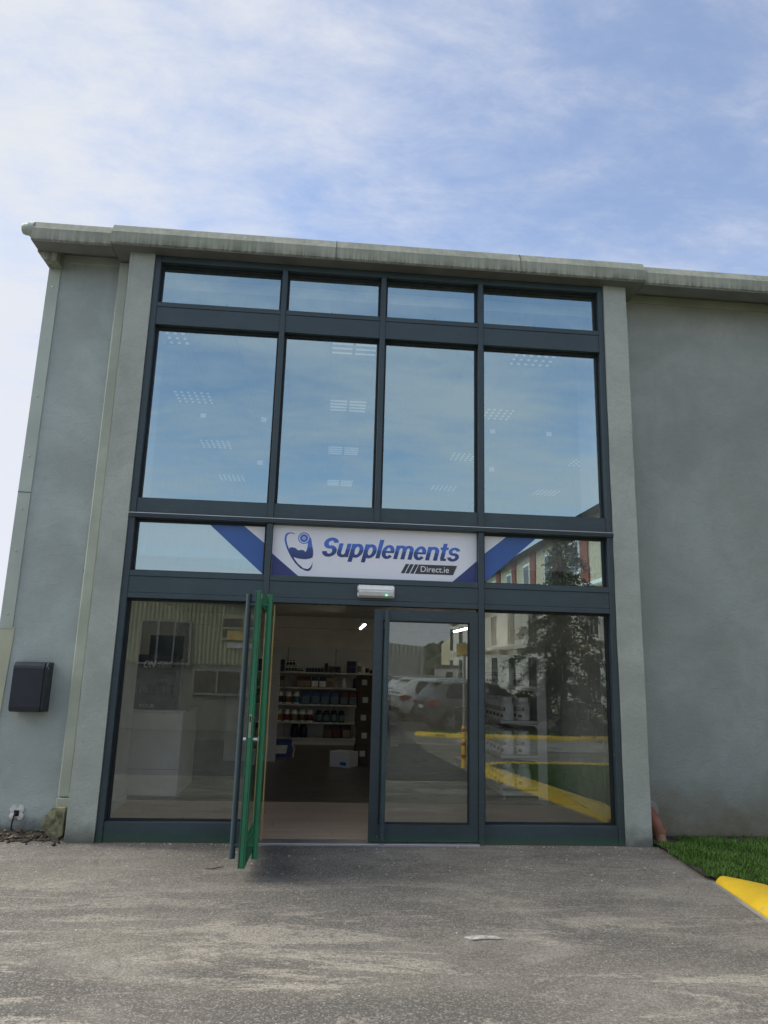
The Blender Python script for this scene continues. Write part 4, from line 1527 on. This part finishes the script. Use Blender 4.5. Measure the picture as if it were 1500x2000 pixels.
tf = MB()
for ya, yb in ((-1.5, -4), (-4, -7.7)):
    tf.quad((5.60, yb, gz(yb) + .040), (27.9, yb, gz(yb) + .040), (27.9, ya, gz(ya) + .040), (5.60, ya, gz(ya) + .040))
tag(tf.build('turf', MT['grassfar']), 'green turf further along the bed', kind='structure')


def grass(n, x0, x1, y0, y1, hmin, hmax, w, edge):
    P = rng.uniform((x0, y0), (x1, y1), (n, 2))
    if edge is not None:
        P = P[edge(P)]
    n = len(P)
    dens = np.sin(P[:, 0] * 9.1) * np.cos(P[:, 1] * 11.3) * .5 + .5
    h = rng.uniform(hmin, hmax, n) * (.65 + .5 * dens)
    a = rng.uniform(0, 2 * np.pi, n)
    l = rng.normal(0, .45, n) * h
    dx, dy = np.cos(a), np.sin(a)
    base = np.stack([P[:, 0], P[:, 1], np.clip(.042 * np.minimum(0, P[:, 1]), -.5, 0) + .034], 1)
    side = np.stack([-dy, dx, np.zeros(n)], 1) * (w * .5)
    lean = np.stack([dx, dy, np.zeros(n)], 1)
    v0, v1 = base - side, base + side
    mid = base + lean * (l * .35)[:, None] + np.array([0, 0, 1.]) * (h * .6)[:, None]
    v2, v3 = mid - side * .8, mid + side * .8
    tip = base + lean * l[:, None] + np.array([0, 0, 1.]) * h[:, None]
    V = np.stack([v0, v1, v2, v3, tip], 1).reshape(-1, 3)
    i = np.arange(n) * 5
    q = np.stack([i, i + 1, i + 3, i + 2], 1)
    tr = np.stack([i + 2, i + 3, i + 4], 1)
    return V, q, tr


def near_edge(P):
    tk = np.clip(-1 - P[:, 1], 0, 9)
    xe = np.where(P[:, 1] > -.3, 5.17, np.where(P[:, 1] > -1.0, 5.165 - .02 * np.sin(P[:, 1] * 9), 5.19 - .055 * tk + .36 * (.30 + .70 * np.sin(np.clip(tk / .40, 0, 1) * np.pi / 2)) + .01))
    xe = xe + .03 * np.sin(P[:, 1] * 23) + rng.normal(0, .012, len(P))
    keep = P[:, 0] > xe
    # bare strip against the wall and round the pipe
    bare = (P[:, 1] > .13 + .05 * np.sin(P[:, 0] * 7)) & (rng.uniform(0, 1, len(P)) < .93)
    bare |= (P[:, 0] < 5.42) & (P[:, 1] > -.03)
    return keep & ~bare


parts_ = [grass(52000, 5.1, 8.0, -1.35, .28, .018, .055, .006, near_edge), grass(60000, 5.3, 14.0, -7.7, -1.2, .03, .075, .016, lambda P: P[:, 0] > 5.56),
          grass(9000, 5.6, 13.0, -17.4, -15.75, .05, .12, .02, None)]
me = bpy.data.meshes.new('grass')
Vs, Fs, off = [], [], 0
for k_, (V, q, tr) in enumerate(parts_):
    if k_ == 2:
        V[:, 2] += .0
    Vs.append(V)
    Fs += (q + off).tolist() + (tr + off).tolist()
    off += len(V)
me.from_pydata(np.concatenate(Vs).tolist(), [], Fs)
me.materials.append(MT['grass'])
gr = link(bpy.data.objects.new('grass', me))
tag(gr, 'short bright green grass in the bed right of the doors', 'grass', kind='stuff')


def rocks(name, pts, mat, label, cat):
    mb = MB()
    for x, y, z, s_ in pts:
        r = bmesh.ops.create_icosphere(mb.bm, subdivisions=1, radius=s_)
        sx, sy_, sz_ = random.uniform(.7, 1.5), random.uniform(.7, 1.4), random.uniform(.35, .7)
        for v in r['verts']:
            v.co = Vector((x + v.co.x * sx * random.uniform(.85, 1.15), y + v.co.y * sy_ * random.uniform(.85, 1.15), z + s_ * .2 + v.co.z * sz_))
    o = mb.build(name, mat)
    return tag(o, label, cat, kind='stuff')


pts = []
for k in range(420):
    x = random.uniform(-1.6, 5.2)
    y = -abs(random.gauss(0, .55)) - .03
    pts.append((x, y, gz(y), random.choice((.003, .004, .005, .006, .008))))
for k in range(220):
    x, y = random.uniform(-1.5, 5.0), random.uniform(-3.6, -.8)
    pts.append((x, y, gz(y), random.choice((.003, .004, .005, .006))))
for k in range(40):
    x = random.uniform(.0, 4.9)
    pts.append((x, random.uniform(-.09, -.03), 0, random.uniform(.006, .014)))
rocks('grit', pts, MT['pebble'], 'loose grit and small stones scattered on the asphalt', 'grit')
pts = []
for k in range(700):
    x = random.uniform(-1.2, -.28)
    y = WY - abs(random.gauss(0, .12)) - .01
    pts.append((x, y, 0 + .02 * max(0, 1 - (WY - y) / .2), random.uniform(.008, .03)))
for k in range(260):
    x = random.uniform(5.2, 8.5)
    y = WY - abs(random.gauss(0, .06)) - .01
    pts.append((x, y, .03, random.uniform(.006, .02)))
rocks('soil_crumbs', pts, MT['soil'], 'dark soil and leaf mould along the foot of the walls', 'soil')
# dry leaves against the left wall, one mesh of many
mb = MB()
for k in range(70):
    x, y = random.uniform(-1.2, -.3), WY - abs(random.gauss(0, .14)) - .03
    if k > 55:
        x, y = random.uniform(5.2, 7.5), random.uniform(.12, .27)
    s_ = random.uniform(.012, .035)
    a = random.uniform(0, 6.28)
    z = random.uniform(.02, .045)
    c_, d_ = math.cos(a) * s_, math.sin(a) * s_
    tl = random.uniform(-.012, .012)
    mb.quad((x - c_, y - d_, z), (x + d_ * .5, y - c_ * .5, z + tl), (x + c_, y + d_, z + abs(tl)), (x - d_ * .5, y + c_ * .5, z - tl * .3))
tag(mb.build('dry_leaves', MT['leaf']), 'dry brown leaves lying at the foot of the walls', 'leaves', kind='stuff')
fk = MB()
fk.prism([(2.92, -2.045), (3.0, -2.01), (3.13, -2.03), (3.17, -2.075), (3.05, -2.07), (2.97, -2.085)], gz(-2) - .0, gz(-2) + .006, 'Z')
tag(fk.build('pale_flake', MT['pebble']), 'pale flat flake lying on the asphalt in front of the closed door', 'flake')
tw = MB().tube([(1.08, -.72, gz(-.72) + .008), (1.14, -.74, gz(-.72) + .010), (1.19, -.70, gz(-.7) + .012), (1.22, -.68, gz(-.7) + .009)], [.003, .005, .004, .002], 6)
tag(tw.build('twig', MT['bark']), 'small dark twig on the asphalt left of the open door', 'twig')

# ------------------------------------------------------------------ across the yard: what the glass mirrors
def corrugated(name, x0, x1, y, zlo, ztop, mat, parent, pitch=.13, depth=.03):
    """profiled sheeting in the XZ plane facing +Y; ztop(x) is its upper edge"""
    V, F = [], []
    x = x0
    i = 0
    prof = ((0, 0), (.28, 0), (.40, 1), (.72, 1), (.84, 0))
    while x < x1:
        for u, d in prof:
            xx = min(x + u * pitch, x1)
            V += [(xx, y + d * depth, zlo), (xx, y + d * depth, ztop(xx))]
        x += pitch
    n = len(V) // 2
    for k in range(n - 1):
        F.append((2 * k, 2 * k + 2, 2 * k + 3, 2 * k + 1))
    me_ = bpy.data.meshes.new(name)
    me_.from_pydata(V, [], F)
    me_.materials.append(mat)
    return link(bpy.data.objects.new(name, me_), parent)


def win(parent, x0, x1, y, z0, z1, nx=2, nz=1, fm='upvc', gm='winglass', fw_=.06):
    """window facing +Y: frame, panes"""
    mb = MB()
    mb.box(x0, x1, y, y + .07, z0, z0 + fw_).box(x0, x1, y, y + .07, z1 - fw_, z1)
    for k in range(nx + 1):
        xx = x0 + (x1 - x0 - fw_) * k / nx
        mb.box(xx, xx + fw_, y + .001, y + .071, z0 + fw_, z1 - fw_)
    for k in range(1, nz):
        zz_ = z0 + (z1 - z0) * k / nz
        mb.box(x0 + fw_, x1 - fw_, y + .002, y + .066, zz_ - fw_ / 2, zz_ + fw_ / 2)
    w = mb.build('window', MT[fm], parent)
    MB().box(x0 + .01, x1 - .01, y + .01, y + .035, z0 + .01, z1 - .01).build('pane', MT[gm], w)
    return w


shd = thing('clad_shed', (-3, -16, -.5), 'pale green corrugated shed across the yard, mirrored in the left window', 'shed')


def P0(o, loc):
    """parts given in world coordinates under an Empty at loc"""
    o.location = (-loc[0], -loc[1], -loc[2])
    return o


SL = (-3, -16, -.5)
st_ = lambda x: 3.26 - .136 * (x + .36)
P0(corrugated('cladding', -9.0, 2.6, -16.0, 1.50, st_, MT['shed'], shd), SL)
P0(MB().box(-8.98, 2.58, -16.3, -16.02, -.6, 1.495).build('block_plinth', MT['blockgrey'], shd), SL)
P0(MB().prism([(-9.1, st_(-9.1) + .02), (2.75, st_(2.75) + .02), (2.75, st_(2.75) + .14), (-9.1, st_(-9.1) + .14)], -26, -15.85, 'Y').build('roof', MT['slate'], shd), SL)
P0(MB().box(2.50, 2.58, -26, -16.31, -.6, 2.84).build('side_wall', MT['blockgrey'], shd), SL)
w1 = P0(win(shd, -1.32, .10, -15.965, 2.26, 2.99, 2, 2, 'shed'), SL)
w2 = P0(win(shd, -3.80, -2.20, -15.965, 1.45, 2.83, 3, 1, 'galv'), SL)
w3 = P0(win(shd, -2.1, -.55, -15.99, .55, 1.35, 2, 1, 'galv'), SL)
ps = box('banner', -1.10, -.45, -15.885, -15.875, 2.26, 2.55, MT['poster'])
tag(ps, 'yellow banner under the shed window, mirrored in the left window', 'banner')
ps2 = box('notice_board', -1.09, -.28, -15.95, -15.94, 2.03, 2.20, MT['sticker'])
tag(ps2, 'white notice strip on the pale green shed', 'notice')

fs = thing('roller_door_shed', (9, -45, -.5), 'grey shed with a roller door far across the yard', 'shed')
FL_ = (9, -45, -.5)
P0(corrugated('cladding', 4.0, 9.4, -45, -.6, lambda x: 3.35 - .09 * (x - 6.4), MT['shedgrey'], fs, .3, .05), FL_)
P0(MB().box(3.9, 9.5, -55, -45.1, -.6, 2.95).build('body', MT['shedgrey'], fs), FL_)
rd = P0(MB().box(6.9, 8.9, -44.93, -44.90, -.5, 2.5).build('roller_door', MT['galv'], fs), FL_)
for k in range(14):
    MB().box(6.9, 8.9, -44.90, -44.885, -.48 + k * .21, -.32 + k * .21).build('slat', MT['galv'], rd)

# portable cabin
pc = thing('site_cabin', (13, -52, -.5), 'small white cabin behind the parked cars', 'cabin')
MB().box(-1.6, 1.6, -1.2, 0, 0, 2.2, .03).build('body', MT['upvc'], pc)
MB().prism([(-1.75, 2.15), (1.75, 2.15), (1.6, 2.38), (-1.6, 2.38)], -1.3, .12, 'Y').build('roof', MT['slate'], pc)
for x in (-.9, .1):
    win(pc, x, x + .7, .003, 1.2, 1.9, 1, 1)

# hill with its wood
bm = bmesh.new()
nx_ = 60
hv = []
for j, (yy_, f_) in enumerate(((-150, 0), (-165, .45), (-185, .8), (-215, 1.0), (-260, .6), (-300, 0))):
    hv.append([bm.verts.new((-260 + 520 * i / nx_, yy_, -2 + f_ * (11 + 5 * math.sin(i * .31) + 3 * math.sin(i * .9 + 1) + random.uniform(-.6, .6)))) for i in range(nx_ + 1)])
for j in range(5):
    for i in range(nx_):
        bm.faces.new((hv[j][i], hv[j][i + 1], hv[j + 1][i + 1], hv[j + 1][i]))
me = bpy.data.meshes.new('hill')
bm.to_mesh(me)
bm.free()
me.materials.append(MT['hill'])
tag(link(bpy.data.objects.new('hill', me)), 'low wooded hill beyond the yard', kind='structure')
mb = MB()
for k in range(900):
    i = random.uniform(60, 200)
    x = random.uniform(-60, 140)
    yy_ = random.uniform(-215, -152)
    f_ = np.interp(-yy_, (150, 165, 185, 215), (0, .45, .8, 1.0))
    ii = (x + 260) / 520 * nx_
    z = -2 + f_ * (11 + 5 * math.sin(ii * .31) + 3 * math.sin(ii * .9 + 1))
    s_ = random.uniform(1.6, 3.4)
    r = bmesh.ops.create_icosphere(mb.bm, subdivisions=1, radius=s_)
    for v in r['verts']:
        v.co = Vector((x, yy_, z + s_ * .4)) + v.co * random.uniform(.75, 1.3)
tag(mb.build('woodland', MT['hill']), 'distant mass of trees covering the hill', 'woodland', kind='stuff')

mb = MB()
for k in range(420):
    x, yy_ = random.uniform(-260, -25), random.uniform(110, 150)
    s_ = random.uniform(2.0, 4.2)
    r = bmesh.ops.create_icosphere(mb.bm, subdivisions=1, radius=s_)
    for v in r['verts']:
        v.co = Vector((x, yy_, s_ * random.uniform(.5, 1.1))) + v.co * random.uniform(.7, 1.25)
tag(mb.build('tree_belt', MT['hill']), 'far belt of trees on the skyline behind the shop', 'woodland', kind='stuff')

# street terrace on the right, its front facing the yard (towards -X)
TX = 13.7
TL = (TX, -38, -.5)
tr_ = thing('terrace_building', TL, 'cream and stone terrace with white bay windows and red brick top storey', 'building')
P0(MB().box(TX, TX + 9, -58, -19, -.6, 5.6).build('wall', MT['rendercream'], tr_), TL)
P0(MB().box(TX + .15, TX + 8.9, -57.9, -19.1, 5.62, 8.6).build('top_storey', MT['stone'], tr_), TL)
P0(MB().box(TX - .45, TX + 9.1, -58.1, -18.9, 5.45, 5.60).build('string_course', MT['upvc'], tr_), TL)
P0(MB().prism([(TX - .4, 8.61), (TX + 9.4, 8.61), (TX + 4.6, 11.2)], -58.3, -18.7, 'Y').build('roof', MT['slate'], tr_), TL)
for k in range(9):
    yy_ = -21.5 - k * 4.1
    P0(MB().box(TX - .06, TX - .002, yy_ + 1.45, yy_ + 2.0, -.55, 5.44).build('stone_pier', MT['stone'], tr_), TL)
    # bay window, two storeys
    for z0, z1 in ((.5, 2.3), (3.1, 4.9)):
        b_ = P0(MB().prism([(TX - .003, yy_ - 1.2), (TX - .65, yy_ - .8), (TX - .65, yy_ + .8), (TX - .003, yy_ + 1.2)], z0 - .25, z1 + .22, 'Z').build('bay_window', MT['upvc'], tr_), TL)
        for j in range(3):
            ya = yy_ - .72 + j * .5
            MB().box(TX - .66, TX - .652, ya, ya + .42, z0, z1).build('pane', MT['winglass'], b_)
    P0(MB().box(TX + .06, TX + .148, yy_ + .75, yy_ + 1.7, 5.7, 8.5).build('brick_panel', MT['brickred'], tr_), TL)
    dm = P0(MB().box(TX + .05, TX + .148, yy_ - .6, yy_ + .6, 6.3, 8.0).build('window', MT['upvc'], tr_), TL)
    for j in range(2):
        MB().box(TX + .042, TX + .049, yy_ - .52 + j * .54, yy_ - .02 + j * .54, 6.4, 7.9).build('pane', MT['winglass'], dm)
gb = thing('cream_gable_house', (18.0, -64, -.5), 'plain cream gable house at the far end of the terrace', 'building')
MB().prism([(-3.2, -.1), (3.2, -.1), (3.2, 4.6), (0, 7.2), (-3.2, 4.6)], -6, 0, 'Y').build('wall', MT['rendercream'], gb)
win(gb, -1.9, -.9, .003, 2.6, 3.8), win(gb, .8, 1.8, .003, 2.6, 3.8)

# post with yellow and red sleeve and a small board
sp = thing('sign_post', (4.85, -7.6, gz(-7.6)), 'steel sign post with yellow and red striped sleeve beside the bed', 'sign post')
MB().tube([(0, 0, 0), (0, 0, 2.45)], .03, 12).build('post', MT['galv'], sp, smooth=True)
MB().lathe([(.050, 0), (.050, .78), (.04, .80)], n=16).build('sleeve', MT['yellow'], sp, smooth=True)
for z in (.18, .42, .68):
    MB().lathe([(.0505, z), (.052, z + .005), (.052, z + .065), (.0505, z + .07)], n=16).build('red_band', MT['redband'], sp, smooth=True)
MB().box(-.17, .10, .032, .042, 2.18, 2.42, .004).build('board', MT['poster'], sp)

# ---- conifer
def conifer(loc, H, rmax, z0, label):
    t_ = thing('conifer_tree', loc, label, 'tree')
    MB().tube([(0, 0, -.1), (.03, 0, H * .3), (-.02, .03, H * .65), (0, 0, H)], [.13, .10, .06, .015], 10).build('trunk', MT['bark'], t_, smooth=True)
    V, F = [], []
    limbs = MB()
    nb = 105
    for k in range(nb):
        u = (k + random.random()) / nb
        z = z0 + (H - z0) * u
        L = rmax * (1 - u) ** .75 * random.uniform(.55, 1.1) + .12
        a = k * 2.4 + random.uniform(-.5, .5)
        d = Vector((math.cos(a), math.sin(a), 0))
        p0 = Vector((0, 0, z))
        p1 = p0 + d * L * .55 + Vector((0, 0, -.05 * L))
        p2 = p0 + d * L + Vector((0, 0, -.34 * L))
        limbs.tube([p0, p1, p2], [.028, .018, .006], 5)
        for q in range(int(125 * L + 20)):
            s_ = random.random() ** .7
            c_ = p0.lerp(p1, s_ * 2) if s_ < .5 else p1.lerp(p2, s_ * 2 - 1)
            c_ = c_ + Vector((random.gauss(0, .10), random.gauss(0, .10), random.gauss(-.07, .07)))
            w = Vector((random.gauss(0, 1), random.gauss(0, 1), random.gauss(-.5, .5))).normalized() * random.uniform(.07, .15)
            n_ = w.orthogonal().normalized() * random.uniform(.018, .04)
            b0 = len(V)
            V += [c_ - n_, c_ + n_, c_ + w]
            F.append((b0, b0 + 1, b0 + 2))
    limbs.build('limbs', MT['bark'], t_)
    me_ = bpy.data.meshes.new('crown')
    me_.from_pydata([tuple(v) for v in V], [], F)
    me_.materials.append(MT['needle'])
    link(bpy.data.objects.new('crown', me_), t_)
    return t_


conifer((10.3, -17.2, -.5), 7.4, 2.5, .4, 'dark drooping conifer beyond the bed, mirrored in the right window')

# ---- parked cars
def car(loc, rz, paint, label, rails=True):
    """estate-bodied SUV, nose towards local +X, rear at x=0"""
    t_ = thing('parked_car', loc, label, 'car', 'cars parked behind the yard', rz)
    L, W = 4.62, .92
    # station: x, z_bottom, z_mid, z_belt, z_roof, half width at sill / mid / belt / roof
    S = [(.00, .52, .72, .98, 1.00, .62, .74, .70, .55), (.06, .40, .74, 1.04, 1.10, .78, .84, .80, .62), (.22, .34, .76, 1.07, 1.38, .85, .89, .86, .62),
         (.52, .30, .78, 1.07, 1.60, .88, .915, .885, .66), (.95, .28, .78, 1.06, 1.655, .89, .92, .89, .67), (1.6, .27, .78, 1.05, 1.675, .89, .92, .89, .68),
         (2.2, .27, .78, 1.04, 1.67, .89, .92, .89, .68), (2.7, .27, .78, 1.03, 1.60, .89, .92, .89, .67), (3.1, .27, .78, 1.02, 1.36, .89, .92, .88, .66),
         (3.42, .27, .78, 1.01, 1.06, .89, .92, .87, .74), (3.8, .29, .76, .96, 1.00, .88, .91, .84, .70), (4.2, .32, .72, .88, .92, .85, .88, .78, .62), (4.5, .38, .64, .76, .80, .74, .78, .66, .50), (4.62, .45, .58, .64, .66, .52, .58, .52, .4)]
    bm_ = bmesh.new()
    rings = []
    for x, zb, zm, zt, zr, ws_, wm, wb_, wr in S:
        half = [(ws_ * .92, zb), (ws_, zb + .10), (wm, zm), (wb_, zt), (wr, zr - .035), (wr * .75, zr)]
        ring_ = [bm_.verts.new((x, -a, b)) for a, b in half] + [bm_.verts.new((x, a, b)) for a, b in half[::-1]]
        rings.append(ring_)
    n = len(rings[0])
    for a in range(len(rings) - 1):
        for k in range(n):
            bm_.faces.new((rings[a][k], rings[a][(k + 1) % n], rings[a + 1][(k + 1) % n], rings[a + 1][k]))
    bm_.faces.new(rings[0][::-1])
    bm_.faces.new(rings[-1])
    bmesh.ops.recalc_face_normals(bm_, faces=bm_.faces[:])
    me_ = bpy.data.meshes.new('body')
    bm_.to_mesh(me_)
    bm_.free()
    me_.materials.append(paint)
    for p in me_.polygons:
        p.use_smooth = True
    try:
        me_.set_sharp_from_angle(angle=R(24))
    except Exception:
        pass
    body = link(bpy.data.objects.new('body', me_), t_)

    def surf(x, sd, v):
        """point on the side glass surface: v 0 at belt, 1 at roof edge"""
        for a in range(len(S) - 1):
            if S[a][0] <= x <= S[a + 1][0]:
                u = (x - S[a][0]) / (S[a + 1][0] - S[a][0])
                g_ = [S[a][i] * (1 - u) + S[a + 1][i] * u for i in range(9)]
                zb_, zt_ = g_[3], g_[4] - .035
                return Vector((x, sd * (g_[7] + (g_[8] - g_[7]) * v + .008), zb_ + (zt_ - zb_) * v + .002))
    for sd in (-1, 1):
        for xa, xb, ta, tb_ in ((.62, 1.22, .30, .0), (1.30, 2.12, .0, .0), (2.20, 3.12, .0, .18)):
            mb = MB()
            m_ = 6
            lo = [surf(xa + (xb - xa) * k / m_, sd, .06) for k in range(m_ + 1)]
            hi = [surf(min(max(xa + (xb - xa) * k / m_ , xa + ta * 0), xb - tb_ * 3 * 0), sd, .90 if not (tb_ and k >= m_ - 1) else (.62 if k == m_ - 1 else .14)) for k in range(m_ + 1)]
            if ta:
                hi[0] = surf(xa, sd, .30)
                hi[1] = surf(xa + (xb - xa) / m_, sd, .72)
            for k in range(m_):
                mb.quad(lo[k], lo[k + 1], hi[k + 1], hi[k])
            mb.build('side_window', MT['carglass'], t_)
    # rear and front screens
    def scr(a, b, va, vb, name):
        mb = MB()
        def pt(st, v, y):
            x, zb, zm, zt, zr, ws_, wm, wb_, wr = st
            return Vector((x, y * (wb_ + (wr - wb_) * v) * .9, zt + (zr - .02 - zt) * v))
        sgn = -1 if a[0] < 1 else 1
        off_ = Vector((sgn * .02, 0, .02))
        m_ = 6
        for k in range(m_):
            y0, y1 = -1 + 2 * k / m_, -1 + 2 * (k + 1) / m_
            mb.quad(pt(a, va, y0) + off_, pt(a, va, y1) + off_, pt(b, vb, y1) + off_, pt(b, vb, y0) + off_)
        mb.build(name, MT['carglass'], t_)
    scr(S[1], S[3], .8, .82, 'rear_window')
    scr(S[9], S[7], .4, .9, 'windscreen')
    MB().prism([(.30, 1.60), (.62, 1.635), (.62, 1.665), (.27, 1.625)], -.56, .56, 'Y').build('spoiler', paint, t_)
    for sd in (-1, 1):
        MB().prism([(.0, .86), (.34, .88), (.44, 1.0), (.10, 1.02), (-.005, .98)], sd * .70 if sd > 0 else -.925, .925 if sd > 0 else -.70, 'Y').build('tail_light', MT['redlamp'], t_)
        MB().prism([(4.30, .66), (4.50, .66), (4.36, .80), (3.98, .86), (4.02, .78)], sd * .62 if sd > 0 else -.885, .885 if sd > 0 else -.62, 'Y').build('headlight', MT['clearlamp'], t_)
        if rails:
            MB().tube([(.75, sd * .60, 1.665), (.85, sd * .60, 1.715), (2.45, sd * .60, 1.725), (2.62, sd * .60, 1.665)], .018, 6).build('roof_rail', MT['rim'], t_)
        MB().box(2.78, 2.98, sd * .93 - .06, sd * .93 + .10 * sd + .06 * (1 - sd) / 2, 1.02, 1.17, .03).build('mirror', paint, t_)
        for xw in (.82, 3.68):
            # dark arch then the wheel
            MB().lathe([(.40, sd * .80), (.405, sd * .924), (.37, sd * .93), (.33, sd * .80)], (xw, 0, .36), 22, 'Y').build('wheel_arch', MT['trim'], t_)
            wh = MB().lathe([(.20, sd * .70), (.33, sd * .705), (.35, sd * .74), (.35, sd * .90), (.335, sd * .93), (.235, sd * .938)], (xw, 0, .352), 24, 'Y').build('wheel', MT['tyre'], t_, smooth=True)
            rm = MB()
            for k in range(5):
                a = 2 * math.pi * k / 5
                c0, s0 = math.cos(a), math.sin(a)
                pr_ = []
                for r_, w_ in ((.04, .05), (.235, .028), (.235, -.028), (.04, -.05)):
                    pr_.append((xw + r_ * c0 - w_ * s0, .352 + r_ * s0 + w_ * c0))
                rm.prism(pr_, min(sd * .936, sd * .946), max(sd * .936, sd * .946), 'Y')
            rm.build('rim', MT['rim'], wh)
    MB().box(-.02, .10, -.66, .66, .42, .56, .02).build('rear_bumper', MT['trim'], t_)
    for sd in (-1, 1):
        MB().box(1.25, 3.25, min(sd * .885, sd * .935), max(sd * .885, sd * .935), .24, .40, .01).build('sill_trim', MT['trim'], t_)
        MB().tube([(.60, sd * .905, 1.075), (1.6, sd * .912, 1.062), (3.1, sd * .905, 1.04)], .010, 6).build('window_trim', MT['rim'], t_)
        for xd in (1.26, 2.16, 3.2):
            MB().box(xd - .006, xd + .006, min(sd * .90, sd * .926), max(sd * .90, sd * .926), .45, 1.03).build('door_gap', MT['trim'], t_)
        for xd in (1.40, 2.32):
            MB().box(xd, xd + .18, min(sd * .92, sd * .945), max(sd * .92, sd * .945), .90, .935, .008).build('door_handle', MT['rim'], t_)
    MB().box(-.012, .03, -.26, .26, .74, .85).build('number_plate', MT['sticker'], t_)
    for sd in (-1, 1):
        MB().tube([(-.03, sd * .52, .38), (.12, sd * .52, .38)], .04, 10).build('exhaust', MT['steel'], t_, smooth=True)
    return t_


PAINT = {}
for nm, c, mt_ in (('white', (.72, .73, .74), 0), ('grey', (.16, .17, .18), .5), ('silver', (.60, .61, .62), .2)):
    PAINT[nm] = plain('car_paint_' + nm, c, .22, metal=mt_, var=.03)
car((5.45, -18.2, -.5), R(-9), PAINT['grey'], 'dark grey estate car nearest the glass in the mirrored row')
car((4.95, -22.6, -.5), R(-12), PAINT['white'], 'white estate car in the middle of the mirrored row')
car((5.2, -28.2, -.5), R(-12), PAINT['silver'], 'pale silver estate car farthest back in the mirrored row')
car((9.6, -25.2, -.5), R(168), PAINT['white'], 'white car facing the other way between the middle and far cars', rails=False)
